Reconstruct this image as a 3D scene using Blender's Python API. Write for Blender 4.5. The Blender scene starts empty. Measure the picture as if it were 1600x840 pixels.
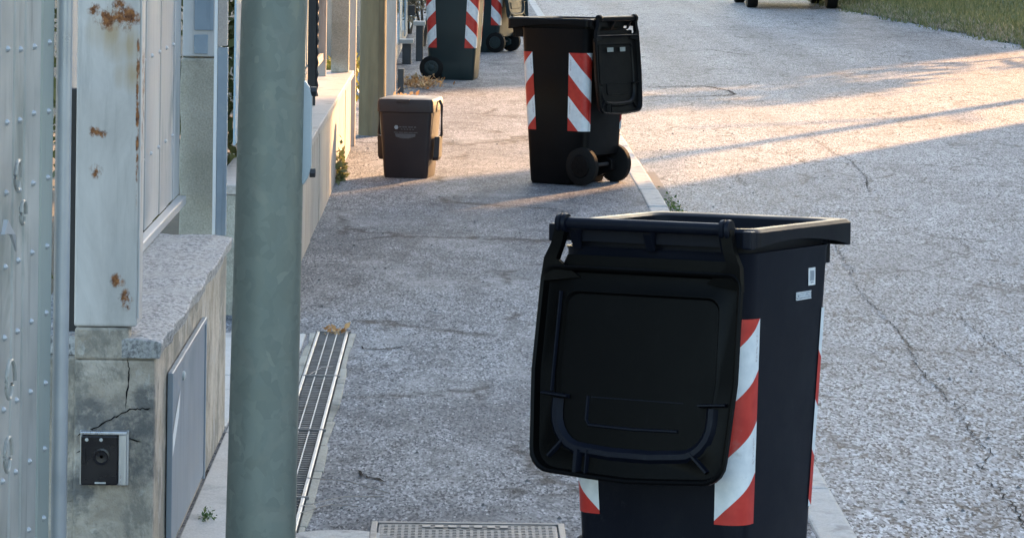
import bpy, bmesh, math, random
from mathutils import Vector, Matrix
random.seed(7)
R = math.radians
sc = bpy.context.scene
col = sc.collection

# ------------------------------------------------------------------ camera
F, CAMH, ROLL = 5000.0, 1.68, 0.012          # focal length in photo pixels (1600 wide), eye height
cam = bpy.data.cameras.new('camera')
cam.sensor_fit = 'HORIZONTAL'; cam.sensor_width = 36.0
cam.lens = F / 1600 * 36.0
cam.shift_x = 75 / 1600; cam.shift_y = -590 / 1600
cam.clip_start = 0.1; cam.clip_end = 2000
camo = bpy.data.objects.new('camera', cam); col.objects.link(camo)
camo.matrix_world = Matrix.Translation((0, 0, CAMH)) @ Matrix.Rotation(R(90), 4, 'X') @ Matrix.Rotation(ROLL, 4, 'Z')
sc.camera = camo

# ------------------------------------------------------------------ sky, sun, exposure
SUN_AZ, SUN_EL = R(28.5), R(13.0)            # azimuth from +Y towards +X
w = bpy.data.worlds.new('World'); sc.world = w; w.use_nodes = True
nt = w.node_tree; nt.nodes.clear()
sky = nt.nodes.new('ShaderNodeTexSky'); sky.sky_type = 'NISHITA'; sky.sun_disc = False
sky.sun_elevation = SUN_EL; sky.sun_rotation = SUN_AZ
sky.air_density = 1.0; sky.dust_density = 1.4; sky.ozone_density = 1.0
bg = nt.nodes.new('ShaderNodeBackground'); bg.inputs['Strength'].default_value = 0.15
wo = nt.nodes.new('ShaderNodeOutputWorld')
nt.links.new(sky.outputs[0], bg.inputs[0]); nt.links.new(bg.outputs[0], wo.inputs[0])
sl = bpy.data.lights.new('sun', 'SUN'); sl.energy = 4.0; sl.angle = R(0.55); sl.color = (1.0, 0.55, 0.24)
so = bpy.data.objects.new('sun', sl); col.objects.link(so)
SUNV = Vector((math.sin(SUN_AZ) * math.cos(SUN_EL), math.cos(SUN_AZ) * math.cos(SUN_EL), math.sin(SUN_EL)))
so.rotation_euler = SUNV.to_track_quat('Z', 'Y').to_euler(); so.location = (20, 40, 30)
vs = sc.view_settings
vs.view_transform = 'Standard'; vs.look = 'None'; vs.exposure = 2.22; vs.gamma = 1.0; vs.use_curve_mapping = False
sc.cycles.use_denoising = True
sc.cycles.max_bounces = 6

# ------------------------------------------------------------------ materials
class NT:
    def __init__(s, name):
        s.m = bpy.data.materials.new(name); s.m.use_nodes = True
        s.t = s.m.node_tree; s.t.nodes.clear()
        s.out = s.t.nodes.new('ShaderNodeOutputMaterial')
        s.b = s.t.nodes.new('ShaderNodeBsdfPrincipled')
        s.t.links.new(s.b.outputs[0], s.out.inputs[0])
        s.tc = s.t.nodes.new('ShaderNodeTexCoord')
        s._map = {}
    def n(s, typ, **kw):
        x = s.t.nodes.new(typ)
        for k, v in kw.items(): setattr(x, k, v)
        return x
    def l(s, a, b): s.t.links.new(a, b)
    def vec(s, scale=(1, 1, 1), src='Object'):
        key = (scale, src)
        if key not in s._map:
            mp = s.n('ShaderNodeMapping'); mp.inputs['Scale'].default_value = scale
            s.l(s.tc.outputs[src], mp.inputs[0]); s._map[key] = mp.outputs[0]
        return s._map[key]
    def noise(s, scale, detail=4, rough=.55, stretch=(1, 1, 1), dist=0):
        x = s.n('ShaderNodeTexNoise'); x.inputs['Scale'].default_value = scale
        x.inputs['Detail'].default_value = detail; x.inputs['Roughness'].default_value = rough
        x.inputs['Distortion'].default_value = dist
        s.l(s.vec(stretch), x.inputs['Vector']); return x.outputs[0]
    def voro(s, scale, feat='F1', out='Distance', stretch=(1, 1, 1)):
        x = s.n('ShaderNodeTexVoronoi', feature=feat); x.inputs['Scale'].default_value = scale
        s.l(s.vec(stretch), x.inputs['Vector']); return x.outputs[out]
    def ramp(s, fac, stops, interp='LINEAR'):
        x = s.n('ShaderNodeValToRGB'); cr = x.color_ramp; cr.interpolation = interp
        while len(cr.elements) < len(stops): cr.elements.new(.5)
        for e, (p, c) in zip(cr.elements, stops):
            e.position = p; e.color = (*c, 1) if len(c) == 3 else c
        s.l(fac, x.inputs[0]); return x.outputs[0]
    def gray(s, fac, lo, hi, a=0., b=1.):
        x = s.n('ShaderNodeMapRange'); x.inputs[1].default_value = lo; x.inputs[2].default_value = hi
        x.inputs[3].default_value = a; x.inputs[4].default_value = b
        s.l(fac, x.inputs[0]); return x.outputs[0]
    def mix(s, fac, a, b, mode='MIX'):
        x = s.n('ShaderNodeMix', data_type='RGBA', blend_type=mode)
        for sock, v in ((x.inputs['Factor'], fac), (x.inputs['A'], a), (x.inputs['B'], b)):
            pass
        def put(sock, v):
            if hasattr(v, 'is_linked') or hasattr(v, 'links'): s.l(v, sock)
            elif isinstance(v, (int, float)): sock.default_value = v
            else: sock.default_value = (*v, 1)
        put(x.inputs[0], fac); put(x.inputs[6], a); put(x.inputs[7], b)
        return x.outputs[2]
    def math(s, op, a, b=None):
        x = s.n('ShaderNodeMath', operation=op)
        for i, v in enumerate((a, b)):
            if v is None: continue
            if isinstance(v, (int, float)): x.inputs[i].default_value = v
            else: s.l(v, x.inputs[i])
        return x.outputs[0]
    def bump(s, h, strength=.3, dist=.01):
        x = s.n('ShaderNodeBump'); x.inputs['Strength'].default_value = strength; x.inputs['Distance'].default_value = dist
        s.l(h, x.inputs['Height']); s.l(x.outputs[0], s.b.inputs['Normal'])
    def spots(s, pts):
        """blotches with a place and a radius of their own in object space; 0..1"""
        acc = None
        for (x, y, z, r) in pts:
            d = s.n('ShaderNodeVectorMath', operation='DISTANCE'); s.l(s.tc.outputs['Object'], d.inputs[0])
            d.inputs[1].default_value = (x, y, z)
            v = s.gray(d.outputs['Value'], 0, r, 1, 0)
            acc = v if acc is None else s.math('MAXIMUM', acc, v)
        return acc
    def setc(s, c): s.l(c, s.b.inputs['Base Color'])
    def setr(s, lo, hi, fac): s.l(s.gray(fac, .3, .7, lo, hi), s.b.inputs['Roughness'])

M = {}
def surf(name, c1, c2, rough=.6, metal=0., scale=6., c3=None, s3=1.5, t3=.55, bump=None, spec=.5, stretch=(1, 1, 1), fine=0., streak=0., scuff=0.):
    """two-tone noise, optional blotches of a third tone, optional fine grain and relief"""
    k = NT(name)
    n = k.noise(scale, 6, .6, stretch)
    c = k.mix(k.gray(n, .35, .65), c1, c2)
    if c3:
        m = k.gray(k.noise(s3, 5, .62, stretch, .4), t3, t3 + .14)
        c = k.mix(m, c, c3)
    if scuff:
        c = k.mix(k.gray(k.noise(55, 7, .75, (1, 1, .35)), .60, .74, 0, scuff), c, (.07, .075, .085)); c = k.mix(k.gray(k.noise(9, 7, .75), .56, .72, 0, scuff * .35), c, (.06, .06, .062))
    if streak:
        st_ = k.gray(k.noise(26, 6, .7, (1, 1, .06)), .54, .68, 0, streak); c = k.mix(st_, c, [v * .55 for v in c1])
    if fine:
        g = k.gray(k.noise(160, 3, .6), .3, .7, 1 - fine, 1 + fine)
        x = k.n('ShaderNodeVectorMath', operation='SCALE'); k.l(c, x.inputs[0]); k.l(g, x.inputs['Scale']); c = x.outputs[0]
    k.setc(c)
    k.setr(max(rough - .1, .05), min(rough + .12, 1), n)
    k.b.inputs['Metallic'].default_value = metal
    k.b.inputs['Specular IOR Level'].default_value = spec
    if bump: k.bump(k.noise(bump[0], 5, .65, stretch), bump[1], bump[2] if len(bump) > 2 else .01)
    M[name] = k.m
    return k

def asphalt(name, dark, light, cell, patch_dark, wear, patch_scale, bumpd, rough, spec, craze, lanes):
    k = NT(name)
    vc = k.n('ShaderNodeTexVoronoi', feature='F1'); vc.inputs['Scale'].default_value = cell
    k.l(k.vec((1, .3, 1)), vc.inputs['Vector'])
    sep = k.n('ShaderNodeSeparateColor'); k.l(vc.outputs['Color'], sep.inputs[0])
    rnd = sep.outputs[0]
    mixc = lambda t: [a * (1 - t) + b * t for a, b in zip(dark, light)]
    stone = k.ramp(rnd, [(0, dark), (.16, mixc(.08)), (.30, mixc(.34)), (.70, mixc(.50)), (.84, mixc(.85)), (1, light)])
    # patches: darker bitumen-rich areas and dusty pale ones, at two sizes
    big = k.noise(patch_scale, 7, .68, (1, .5, 1), .5)
    c = k.mix(k.gray(big, .47, .60, 0, .35 if lanes else .55), stone, patch_dark)
    blot = k.noise(patch_scale * 4.5, 6, .68, (1, .45, 1), .8)
    c = k.mix(k.gray(blot, .53, .63, 0, .2 if lanes else .48), c, [v * .75 for v in patch_dark])
    pale = k.noise(patch_scale * 2.1, 7, .66, (1, .6, 1), .4)
    c = k.mix(k.gray(pale, .50, .64, 0, .3 if lanes else .45), c, wear)
    pit = k.n('ShaderNodeTexVoronoi', feature='F1'); pit.inputs['Scale'].default_value = cell * .42; k.l(k.vec((1, .3, 1)), pit.inputs['Vector'])
    sp2 = k.n('ShaderNodeSeparateColor'); k.l(pit.outputs['Color'], sp2.inputs[0])
    pm = k.math('MULTIPLY', k.math('GREATER_THAN', sp2.outputs[1], .80), k.math('LESS_THAN', pit.outputs['Distance'], .32))
    c = k.mix(k.math('MULTIPLY', pm, .85), c, [v * .5 for v in dark])
    pm2 = k.math('MULTIPLY', k.math('GREATER_THAN', sp2.outputs[2], .93), k.math('LESS_THAN', pit.outputs['Distance'], .25))
    c = k.mix(k.math('MULTIPLY', pm2, .7), c, [min(v * 1.4, .65) for v in light])
    mid = k.noise(11, 6, .68, (1, .5, 1))
    sc1 = k.gray(mid, .3, .7, .74, 1.26)
    if lanes: sc1 = k.math('MULTIPLY', sc1, k.gray(k.noise(1.3, 3, .5, (1, .03, 1)), .35, .65, .80, 1.16))
    x = k.n('ShaderNodeVectorMath', operation='SCALE'); k.l(c, x.inputs[0]); k.l(sc1, x.inputs['Scale'])
    c = x.outputs[0]
    wob = k.n('ShaderNodeTexNoise'); wob.inputs['Scale'].default_value = 7; wob.inputs['Detail'].default_value = 6; wob.inputs['Roughness'].default_value = .6; k.l(k.vec(), wob.inputs['Vector'])
    ws = k.n('ShaderNodeVectorMath', operation='SCALE'); ws.inputs['Scale'].default_value = .16; k.l(wob.outputs['Color'], ws.inputs[0])
    wa = k.n('ShaderNodeVectorMath', operation='ADD'); k.l(k.vec((1, .5, 1)), wa.inputs[0]); k.l(ws.outputs[0], wa.inputs[1])
    de = k.n('ShaderNodeTexVoronoi', feature='DISTANCE_TO_EDGE'); de.inputs['Scale'].default_value = craze[0]; k.l(wa.outputs[0], de.inputs['Vector'])
    cm = k.math('MULTIPLY', k.gray(de.outputs['Distance'], craze[1], craze[1] * 3, 1, 0), k.math('MULTIPLY', k.gray(k.noise(1.0, 4), craze[2], craze[2] + .08), k.gray(k.noise(16, 4), .30, .50)))
    c = k.mix(k.math('MULTIPLY', cm, .8), c, (.012, .012, .013))
    k.setc(c); k.l(k.gray(rnd, .2, .8, spec * .1, spec), k.b.inputs['Specular IOR Level'])
    k.l(k.gray(rnd, 0, 1, rough, rough + .2), k.b.inputs['Roughness'])
    hgt = k.math('ADD', k.math('MULTIPLY', rnd, .7), k.math('MULTIPLY', k.math('ADD', pm, cm), -1.2))
    hgt = k.math('ADD', hgt, k.math('MULTIPLY', k.noise(9, 4, .6), 3.0))
    k.bump(hgt, .55, bumpd)
    M[name] = k.m

asphalt('pavement_asphalt', (.062, .068, .077), (.335, .34, .35), 170, (.066, .073, .085), (.295, .294, .29), .9, .002, .68, .30, (1.1, .010, .50), 0)
asphalt('road_asphalt', (.010, .011, .014), (.50, .505, .515), 150, (.105, .109, .118), (.25, .25, .252), .45, .002, .58, .44, (2.6, .010, .47), 1)
surf('soil', (.06, .05, .035), (.10, .085, .06), .9, bump=(30, .6))
surf('concrete_kerb', (.33, .32, .30), (.45, .44, .42), .75, scale=14, c3=(.20, .195, .185), s3=9, t3=.52, bump=(60, .35, .006), fine=.18)
surf('concrete_apron', (.42, .40, .37), (.5, .48, .45), .8, scale=5, c3=(.3, .29, .27), s3=4, bump=(50, .3, .006), fine=.15)
surf('gutter_dirt', (.09, .09, .09), (.16, .155, .15), .85, scale=30, bump=(70, .5, .006), fine=.3)
surf('crack_tar', (.006, .006, .007), (.014, .014, .014), .95, scale=40, spec=.05)
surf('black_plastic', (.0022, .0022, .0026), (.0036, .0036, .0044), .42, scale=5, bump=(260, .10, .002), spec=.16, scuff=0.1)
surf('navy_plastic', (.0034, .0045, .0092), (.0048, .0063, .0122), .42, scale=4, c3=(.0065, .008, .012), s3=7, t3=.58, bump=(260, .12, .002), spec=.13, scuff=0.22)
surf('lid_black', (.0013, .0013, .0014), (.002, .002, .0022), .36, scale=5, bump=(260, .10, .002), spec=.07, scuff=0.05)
surf('green_plastic', (.006, .016, .019), (.009, .021, .024), .5, scale=4, bump=(200, .1, .002), spec=.4, scuff=0.15)
surf('brown_plastic', (.020, .0135, .0155), (.028, .019, .021), .5, scale=5, bump=(200, .1, .002), spec=.4, scuff=0.12)
surf('rubber', (.004, .004, .0045), (.007, .007, .0075), .7, scale=12, spec=.2)
surf('white_print', (.55, .57, .6), (.68, .69, .7), .5, scale=20)
surf('grey_print', (.20, .23, .27), (.26, .29, .33), .5, scale=40)
surf('faint_print', (.06, .06, .07), (.085, .085, .095), .55, scale=60)
surf('label_grey', (.22, .23, .21), (.32, .33, .30), .5, scale=60)
surf('plate_metal', (.45, .46, .45), (.6, .6, .58), .4, scale=20)
surf('brushed_metal', (.55, .56, .6), (.7, .71, .74), .3, metal=.85, scale=8, stretch=(6, 6, .6))
surf('grate_steel', (.26, .265, .27), (.42, .425, .43), .42, metal=.5, scale=20, c3=(.22, .2, .18), s3=12)
surf('drain_dark', (.008, .011, .016), (.02, .025, .034), .9, scale=8, spec=.15)
surf('cast_iron', (.15, .14, .135), (.24, .23, .22), .6, metal=.25, scale=18, c3=(.11, .10, .095), s3=8, bump=(80, .3, .004))
surf('gate_sheet_green', (.36, .40, .375), (.43, .46, .43), .45, metal=.15, scale=2.2, c3=(.33, .37, .37), s3=3.5, t3=.54, bump=(14, .12, .008), stretch=(1, 1, .5), streak=.85)
surf('gate_sheet', (.40, .40, .385), (.52, .515, .49), .45, metal=.1, scale=9, c3=(.28, .30, .28), s3=3.5, t3=.52, bump=(14, .12, .008), stretch=(1, 1, .5), streak=.85)
surf('gate_frame_paint', (.42, .44, .47), (.52, .53, .55), .35, metal=.3, scale=5, bump=(20, .1, .006))
surf('fence_sheet', (.38, .39, .405), (.47, .475, .48), .5, metal=.1, scale=2.2, c3=(.26, .30, .32), s3=4, t3=.55, bump=(16, .15, .008), stretch=(1, 1, .5), streak=.55)
surf('dark_steel', (.012, .012, .014), (.025, .025, .028), .5, scale=6)
surf('post_paint_blue', (.20, .26, .32), (.26, .32, .38), .5, scale=7, c3=(.33, .37, .40), s3=6, streak=.55)
surf('post_paint_grey', (.26, .31, .34), (.33, .37, .40), .5, scale=7)
surf('door_paint', (.21, .25, .30), (.27, .31, .36), .4, metal=.15, scale=3, c3=(.19, .23, .27), s3=2, stretch=(1, 1, .6), streak=.55)
surf('white_sticker', (.7, .74, .76), (.76, .8, .82), .5, scale=10)
surf('lens_black', (.008, .007, .010), (.014, .012, .016), .25, scale=10)
surf('wood_pole_bark', (.115, .095, .055), (.18, .15, .09), .85, scale=7, c3=(.13, .11, .08), s3=3, bump=(22, .5, .01), stretch=(2.5, 2.5, .35))
surf('timber_post', (.33, .29, .26), (.42, .37, .33), .8, scale=9, c3=(.25, .2, .17), s3=6, bump=(25, .3, .006), stretch=(2, 2, .3))
surf('mossy_concrete', (.28, .27, .22), (.38, .36, .31), .85, scale=5, c3=(.12, .12, .105), s3=3, t3=.52, bump=(40, .5, .01), fine=.2)
surf('render_wall', (.32, .29, .26), (.41, .375, .335), .8, scale=3, c3=(.28, .25, .22), s3=3.5, t3=.54, bump=(35, .3, .006), stretch=(1, 1, .35), fine=.12)
surf('coping_stone', (.36, .33, .31), (.45, .41, .38), .75, scale=4, c3=(.24, .22, .2), s3=4, bump=(40, .35, .006), fine=.12)
surf('fence_far_paint', (.24, .34, .42), (.30, .40, .47), .5, scale=4, c3=(.2, .27, .33), s3=3, stretch=(1, 1, .4))
surf('pier_dark', (.03, .034, .04), (.05, .055, .06), .6, scale=8)
surf('car_paint', (.25, .26, .28), (.27, .28, .30), .25, metal=.6, scale=2)
surf('glass_dark', (.01, .012, .014), (.015, .018, .02), .05, scale=2)
surf('lamp_glass', (.6, .6, .58), (.7, .7, .68), .15, scale=4)
surf('house_plaster', (.42, .36, .28), (.5, .43, .34), .85, scale=2, bump=(30, .2))
surf('roof_tile', (.22, .09, .05), (.32, .14, .08), .8, scale=6, bump=(20, .5))
surf('bark', (.06, .05, .04), (.12, .10, .08), .9, scale=8, bump=(20, .8, .02), stretch=(2, 2, .4))
def leafmat(name, c1, c2, tr=.35):
    k = NT(name)
    oi = k.n('ShaderNodeNewGeometry')
    rnd = oi.outputs['Random Per Island']
    k.setc(k.mix(rnd, c1, c2)); k.b.inputs['Roughness'].default_value = .5
    t = k.n('ShaderNodeBsdfTranslucent'); k.l(k.mix(rnd, c1, c2), t.inputs[0])
    ms = k.n('ShaderNodeMixShader'); ms.inputs[0].default_value = tr
    k.l(k.b.outputs[0], ms.inputs[1]); k.l(t.outputs[0], ms.inputs[2]); k.l(ms.outputs[0], k.out.inputs[0])
    M[name] = k.m
leafmat('leaf_green', (.035, .075, .02), (.10, .15, .045))
leafmat('leaf_hedge', (.06, .075, .02), (.22, .22, .09))
leafmat('leaf_yellow', (.16, .17, .03), (.32, .28, .05))
leafmat('grass_blade', (.06, .085, .028), (.20, .20, .085))
leafmat('weed_leaf', (.05, .10, .025), (.12, .19, .06))
leafmat('dry_leaf', (.30, .14, .05), (.55, .38, .20))
leafmat('dry_shrub', (.20, .17, .12), (.38, .33, .24))
surf('grass_soil', (.06, .085, .03), (.12, .14, .055), .95, scale=3, c3=(.16, .14, .07), s3=1.2, bump=(30, .8, .03), fine=.3)

# weathered concrete with stains (pillar base, coping), galvanised pole, rusty paint, striped tape
k = NT('pillar_concrete')
n1 = k.noise(7, 8, .7); n2 = k.noise(4.2, 8, .72, (1, 1, .8), .2); n3 = k.noise(9, 7, .7, (1, 1, .6), .2); n4 = k.noise(16, 7, .72, (1, 1, .5), .2)
c = k.mix(k.gray(n1, .38, .62), (.35, .30, .24), (.55, .49, .42))
c = k.mix(k.gray(n2, .50, .56, 0, .85), c, (.24, .225, .195))
c = k.mix(k.gray(n3, .57, .62, 0, .6), c, (.52, .50, .47))
dk = k.math('MULTIPLY', k.spots([(.03, -.012, .385, .12), (.052, -.012, .32, .10), (-.06, -.012, .41, .09), (-.08, -.012, .25, .06), (.075, -.012, .46, .06)]), k.gray(k.noise(13, 7, .72, (1, 1, 1), .15), .36, .62, .15, 1.35))
c = k.mix(k.gray(dk, .15, .6, 0, .85), c, (.125, .125, .125))
c = k.mix(k.gray(n4, .62, .68, 0, .7), c, (.12, .11, .10))
k.setc(c); k.b.inputs['Roughness'].default_value = .85
k.bump(k.math('ADD', k.noise(38, 6, .7), k.math('MULTIPLY', n2, 3.)), .7, .012); M['pillar_concrete'] = k.m
k = NT('rough_coping')
n1 = k.noise(85, 8, .75, (1, .6, 1)); n2 = k.noise(5, 6, .65)
c = k.mix(k.gray(n1, .40, .56), (.13, .13, .135), (.46, .455, .45))
c = k.mix(k.gray(n2, .48, .62, 0, .6), c, (.36, .35, .335)); k.setc(c); k.b.inputs['Roughness'].default_value = .85
k.bump(n1, .5, .006); M['rough_coping'] = k.m
k = NT('galvanised')
vc = k.n('ShaderNodeTexVoronoi'); vc.inputs['Scale'].default_value = 48
wv = k.n('ShaderNodeVectorMath', operation='ADD'); nn = k.n('ShaderNodeTexNoise'); nn.inputs['Scale'].default_value = 18; k.l(k.vec(), nn.inputs['Vector'])
sc_ = k.n('ShaderNodeVectorMath', operation='SCALE'); sc_.inputs['Scale'].default_value = .06; k.l(nn.outputs['Color'], sc_.inputs[0])
k.l(k.vec((1, 1, .75)), wv.inputs[0]); k.l(sc_.outputs[0], wv.inputs[1]); k.l(wv.outputs[0], vc.inputs['Vector'])
sep = k.n('ShaderNodeSeparateColor'); k.l(vc.outputs['Color'], sep.inputs[0])
c = k.ramp(sep.outputs[0], [(0, (.142, .163, .149)), (.6, (.158, .184, .168)), (.93, (.168, .193, .176)), (1, (.205, .225, .2))])
c = k.mix(k.gray(k.noise(3, 5), .4, .7, 0, .5), c, (.125, .15, .132))
c = k.mix(k.gray(k.noise(13, 3, .5, (1, 1, .8), .3), .56, .60, 0, .28), c, (.205, .215, .19))
c = k.mix(k.gray(k.noise(60, 5, .7, (1, 1, .15)), .66, .72, 0, .5), c, (.26, .27, .25))
c = k.mix(k.gray(k.noise(5, 6, .7, (1, 1, .25)), .58, .70, 0, .5), c, (.085, .10, .085))
k.setc(c); k.b.inputs['Metallic'].default_value = .35
k.l(k.gray(sep.outputs[1], 0, 1, .42, .6), k.b.inputs['Roughness']); M['galvanised'] = k.m
k = NT('rusty_paint')
n1 = k.noise(6, 7, .68, (1, 1, .45), .6); n2 = k.noise(45, 6, .7, (1, 1, .55)); n3 = k.noise(9, 4, .6, (1, 1, .3))
c = k.mix(k.gray(n1, .35, .65), (.47, .445, .425), (.62, .59, .565))
c = k.mix(k.gray(n3, .52, .66, 0, .5), c, (.40, .395, .39))
c = k.mix(k.gray(k.noise(30, 6, .7, (1, 1, .07)), .52, .68, 0, .45), c, (.30, .29, .275))
c = k.mix(k.gray(k.noise(4, 7, .72, (1, 1, .6)), .55, .68, 0, .5), c, (.36, .345, .32))
run = k.math('MULTIPLY', k.spots([(.01, -.07, .70, .10), (.045, -.07, .67, .09), (.06, -.07, .6, .08)]), k.noise(30, 3, .6, (1, 1, .06)))
c = k.mix(k.gray(run, .18, .5, 0, .75), c, (.42, .30, .16))
sp = k.spots([(-.005, -.07, .735, .045), (.02, -.07, .745, .05), (.05, -.07, .73, .04), (-.035, -.07, .755, .025), (-.03, -.07, .465, .022), (-.01, -.07, .458, .016), (-.025, -.07, .37, .026),
              (.03, -.07, .11, .026), (.05, -.07, .07, .03), (.045, -.07, .05, .022)])
sz = k.n('ShaderNodeSeparateXYZ'); k.l(k.tc.outputs['Object'], sz.inputs[0])
ln = k.math('MULTIPLY', k.gray(k.math('ABSOLUTE', k.math('SUBTRACT', sz.outputs[0], .0715)), .0, .006, 1, 0), k.math('MULTIPLY', k.gray(sz.outputs[2], .2, .5), k.gray(sz.outputs[2], .72, .64)))
sp = k.math('MAXIMUM', sp, ln)
m = k.gray(k.math('MULTIPLY', sp, k.gray(n2, .36, .62, .0, 1.5)), .22, .62)
rust = k.mix(k.gray(k.noise(70, 4), .35, .65), (.10, .035, .015), (.36, .15, .05))
c = k.mix(m, c, rust); k.setc(c)
k.l(k.gray(m, 0, 1, .45, .85), k.b.inputs['Roughness'])
k.bump(k.math('ADD', k.noise(10, 3), k.math('MULTIPLY', m, .6)), .15, .008); M['rusty_paint'] = k.m
k = NT('striped_tape')                       # printed red and white diagonals, coordinates run along the tape
uv = k.n('ShaderNodeUVMap'); uv.uv_map = 'tape'
sx = k.n('ShaderNodeSeparateXYZ'); k.l(uv.outputs[0], sx.inputs[0])
t = k.math('FRACT', k.math('ADD', k.math('MULTIPLY', k.math('SUBTRACT', sx.outputs[1], sx.outputs[0]), 1 / .24), 10.0))
msk = k.math('GREATER_THAN', t, .5)
red = k.mix(k.gray(k.noise(30, 4), .35, .65), (.42, .020, .014), (.50, .032, .022))
white = k.mix(k.gray(k.noise(40, 5), .35, .65), (.60, .63, .66), (.70, .72, .74))
dirt = k.gray(k.noise(22, 6, .7), .6, .75, 0, .35)
mk = k.math('MULTIPLY', k.math('GREATER_THAN', sx.outputs[0], -.018), k.math('LESS_THAN', sx.outputs[0], -.009))
vf = k.math('FRACT', k.math('ADD', k.math('MULTIPLY', sx.outputs[1], 1 / .24), 10.0))
mk = k.math('MULTIPLY', mk, k.math('MULTIPLY', k.math('GREATER_THAN', vf, .58), k.math('LESS_THAN', vf, .84)))
mk = k.math('MULTIPLY', mk, k.math('GREATER_THAN', k.noise(260, 2), .5))
c = k.mix(msk, red, white); c = k.mix(dirt, c, (.25, .22, .2)); c = k.mix(k.math('MULTIPLY', mk, .4), c, (.16, .04, .05))
k.setc(c); k.b.inputs['Roughness'].default_value = .4; M['striped_tape'] = k.m

# ------------------------------------------------------------------ mesh helpers
class MB:
    def __init__(s): s.v = []; s.f = []; s.uv = None
    def add(s, vs, fs):
        o = len(s.v); s.v += [tuple(p) for p in vs]; s.f += [tuple(i + o for i in f) for f in fs]; return s
    def box(s, x0, x1, y0, y1, z0, z1):
        return s.add([(x0, y0, z0), (x1, y0, z0), (x1, y1, z0), (x0, y1, z0), (x0, y0, z1), (x1, y0, z1), (x1, y1, z1), (x0, y1, z1)],
                     [(0, 3, 2, 1), (4, 5, 6, 7), (0, 1, 5, 4), (1, 2, 6, 5), (2, 3, 7, 6), (3, 0, 4, 7)])
    def loft(s, loops, cap0=True, cap1=True, closed=True):
        n = len(loops[0]); vs = [p for L in loops for p in L]; fs = []
        for i in range(len(loops) - 1):
            for j in range(n if closed else n - 1):
                a = i * n + j; b = i * n + (j + 1) % n
                fs.append((a, b, b + n, a + n))
        if cap0: fs.append(tuple(range(n - 1, -1, -1)))
        if cap1: fs.append(tuple((len(loops) - 1) * n + j for j in range(n)))
        return s.add(vs, fs)
    def tube(s, pts, rad, n=8, cap=True):
        pts = [Vector(p) for p in pts]
        if not hasattr(rad, '__len__'): rad = [rad] * len(pts)
        loops = []
        for i, p in enumerate(pts):
            d = (pts[min(i + 1, len(pts) - 1)] - pts[max(i - 1, 0)]).normalized()
            u = d.cross(Vector((0, 0, 1)))
            if u.length < .05: u = d.cross(Vector((1, 0, 0)))
            u.normalize(); v = d.cross(u)
            loops.append([p + (u * math.cos(2 * math.pi * k / n) + v * math.sin(2 * math.pi * k / n)) * rad[i] for k in range(n)])
        return s.loft(loops, cap, cap)
    def lathe_x(s, c, prof, n=24):
        """profile [(x, radius)] turned about the x axis"""
        loops = [[(c[0] + x, c[1] + r * math.cos(2 * math.pi * k / n), c[2] + r * math.sin(2 * math.pi * k / n)) for k in range(n)] for x, r in prof]
        return s.loft(loops)
    def ribbon(s, pts, wd, up=(0, 0, 1)):
        up = Vector(up); vs = []; fs = []
        pts = [Vector(p) for p in pts]
        for i, p in enumerate(pts):
            d = (pts[min(i + 1, len(pts) - 1)] - pts[max(i - 1, 0)]).normalized(); sd = d.cross(up).normalized()
            ww = wd * (1 if not (i in (0, len(pts) - 1)) else .15) * random.uniform(.35, 1.25)
            vs += [p - sd * ww / 2, p + sd * ww / 2]
        for i in range(len(pts) - 1): fs.append((2 * i, 2 * i + 1, 2 * i + 3, 2 * i + 2))
        return s.add(vs, fs)
    def obj(s, name, mat, parent=None, bevel=0, smooth=False, seg=2, fix=True):
        me = bpy.data.meshes.new(name); me.from_pydata(s.v, [], s.f)
        if fix and s.uv is None:
            b = bmesh.new(); b.from_mesh(me); bmesh.ops.recalc_face_normals(b, faces=b.faces); b.to_mesh(me); b.free()
        if s.uv is not None:
            l = me.uv_layers.new(name='tape')
            for p in me.polygons:
                for li in p.loop_indices: l.data[li].uv = s.uv[me.loops[li].vertex_index]
        me.materials.append(M[mat])
        o = bpy.data.objects.new(name, me); col.objects.link(o)
        if parent is not None: o.parent = parent
        if bevel:
            m = o.modifiers.new('bevel', 'BEVEL'); m.width = bevel; m.segments = seg; m.limit_method = 'ANGLE'; m.angle_limit = R(40)
        if smooth:
            for p in me.polygons: p.use_smooth = True
            try: me.set_sharp_from_angle(angle=R(38))
            except Exception: pass
        return o
def tag(o, label, cat, group=None):
    o['label'] = label; o['category'] = cat
    if group: o['group'] = group
    return o
def empty(name, loc, rz=0):
    o = bpy.data.objects.new(name, None); col.objects.link(o); o.location = loc; o.rotation_euler = (0, 0, rz); o.empty_display_size = .2
    return o
def kind(o, kd): o['kind'] = kd; return o
def box(name, b, mat, parent=None, bevel=.003): return MB().box(*b).obj(name, mat, parent, bevel)
def rrect(hw, y0, y1, r, z, n=5):
    """rounded rectangle loop in the xy plane, counter-clockwise from the right side"""
    pts = []
    for cx, cy, a0 in ((hw - r, y1 - r, 0), (-hw + r, y1 - r, 90), (-hw + r, y0 + r, 180), (hw - r, y0 + r, 270)):
        for i in range(n + 1):
            a = R(a0 + 90 * i / n); pts.append((cx + r * math.cos(a), cy + r * math.sin(a), z))
    return pts
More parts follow.
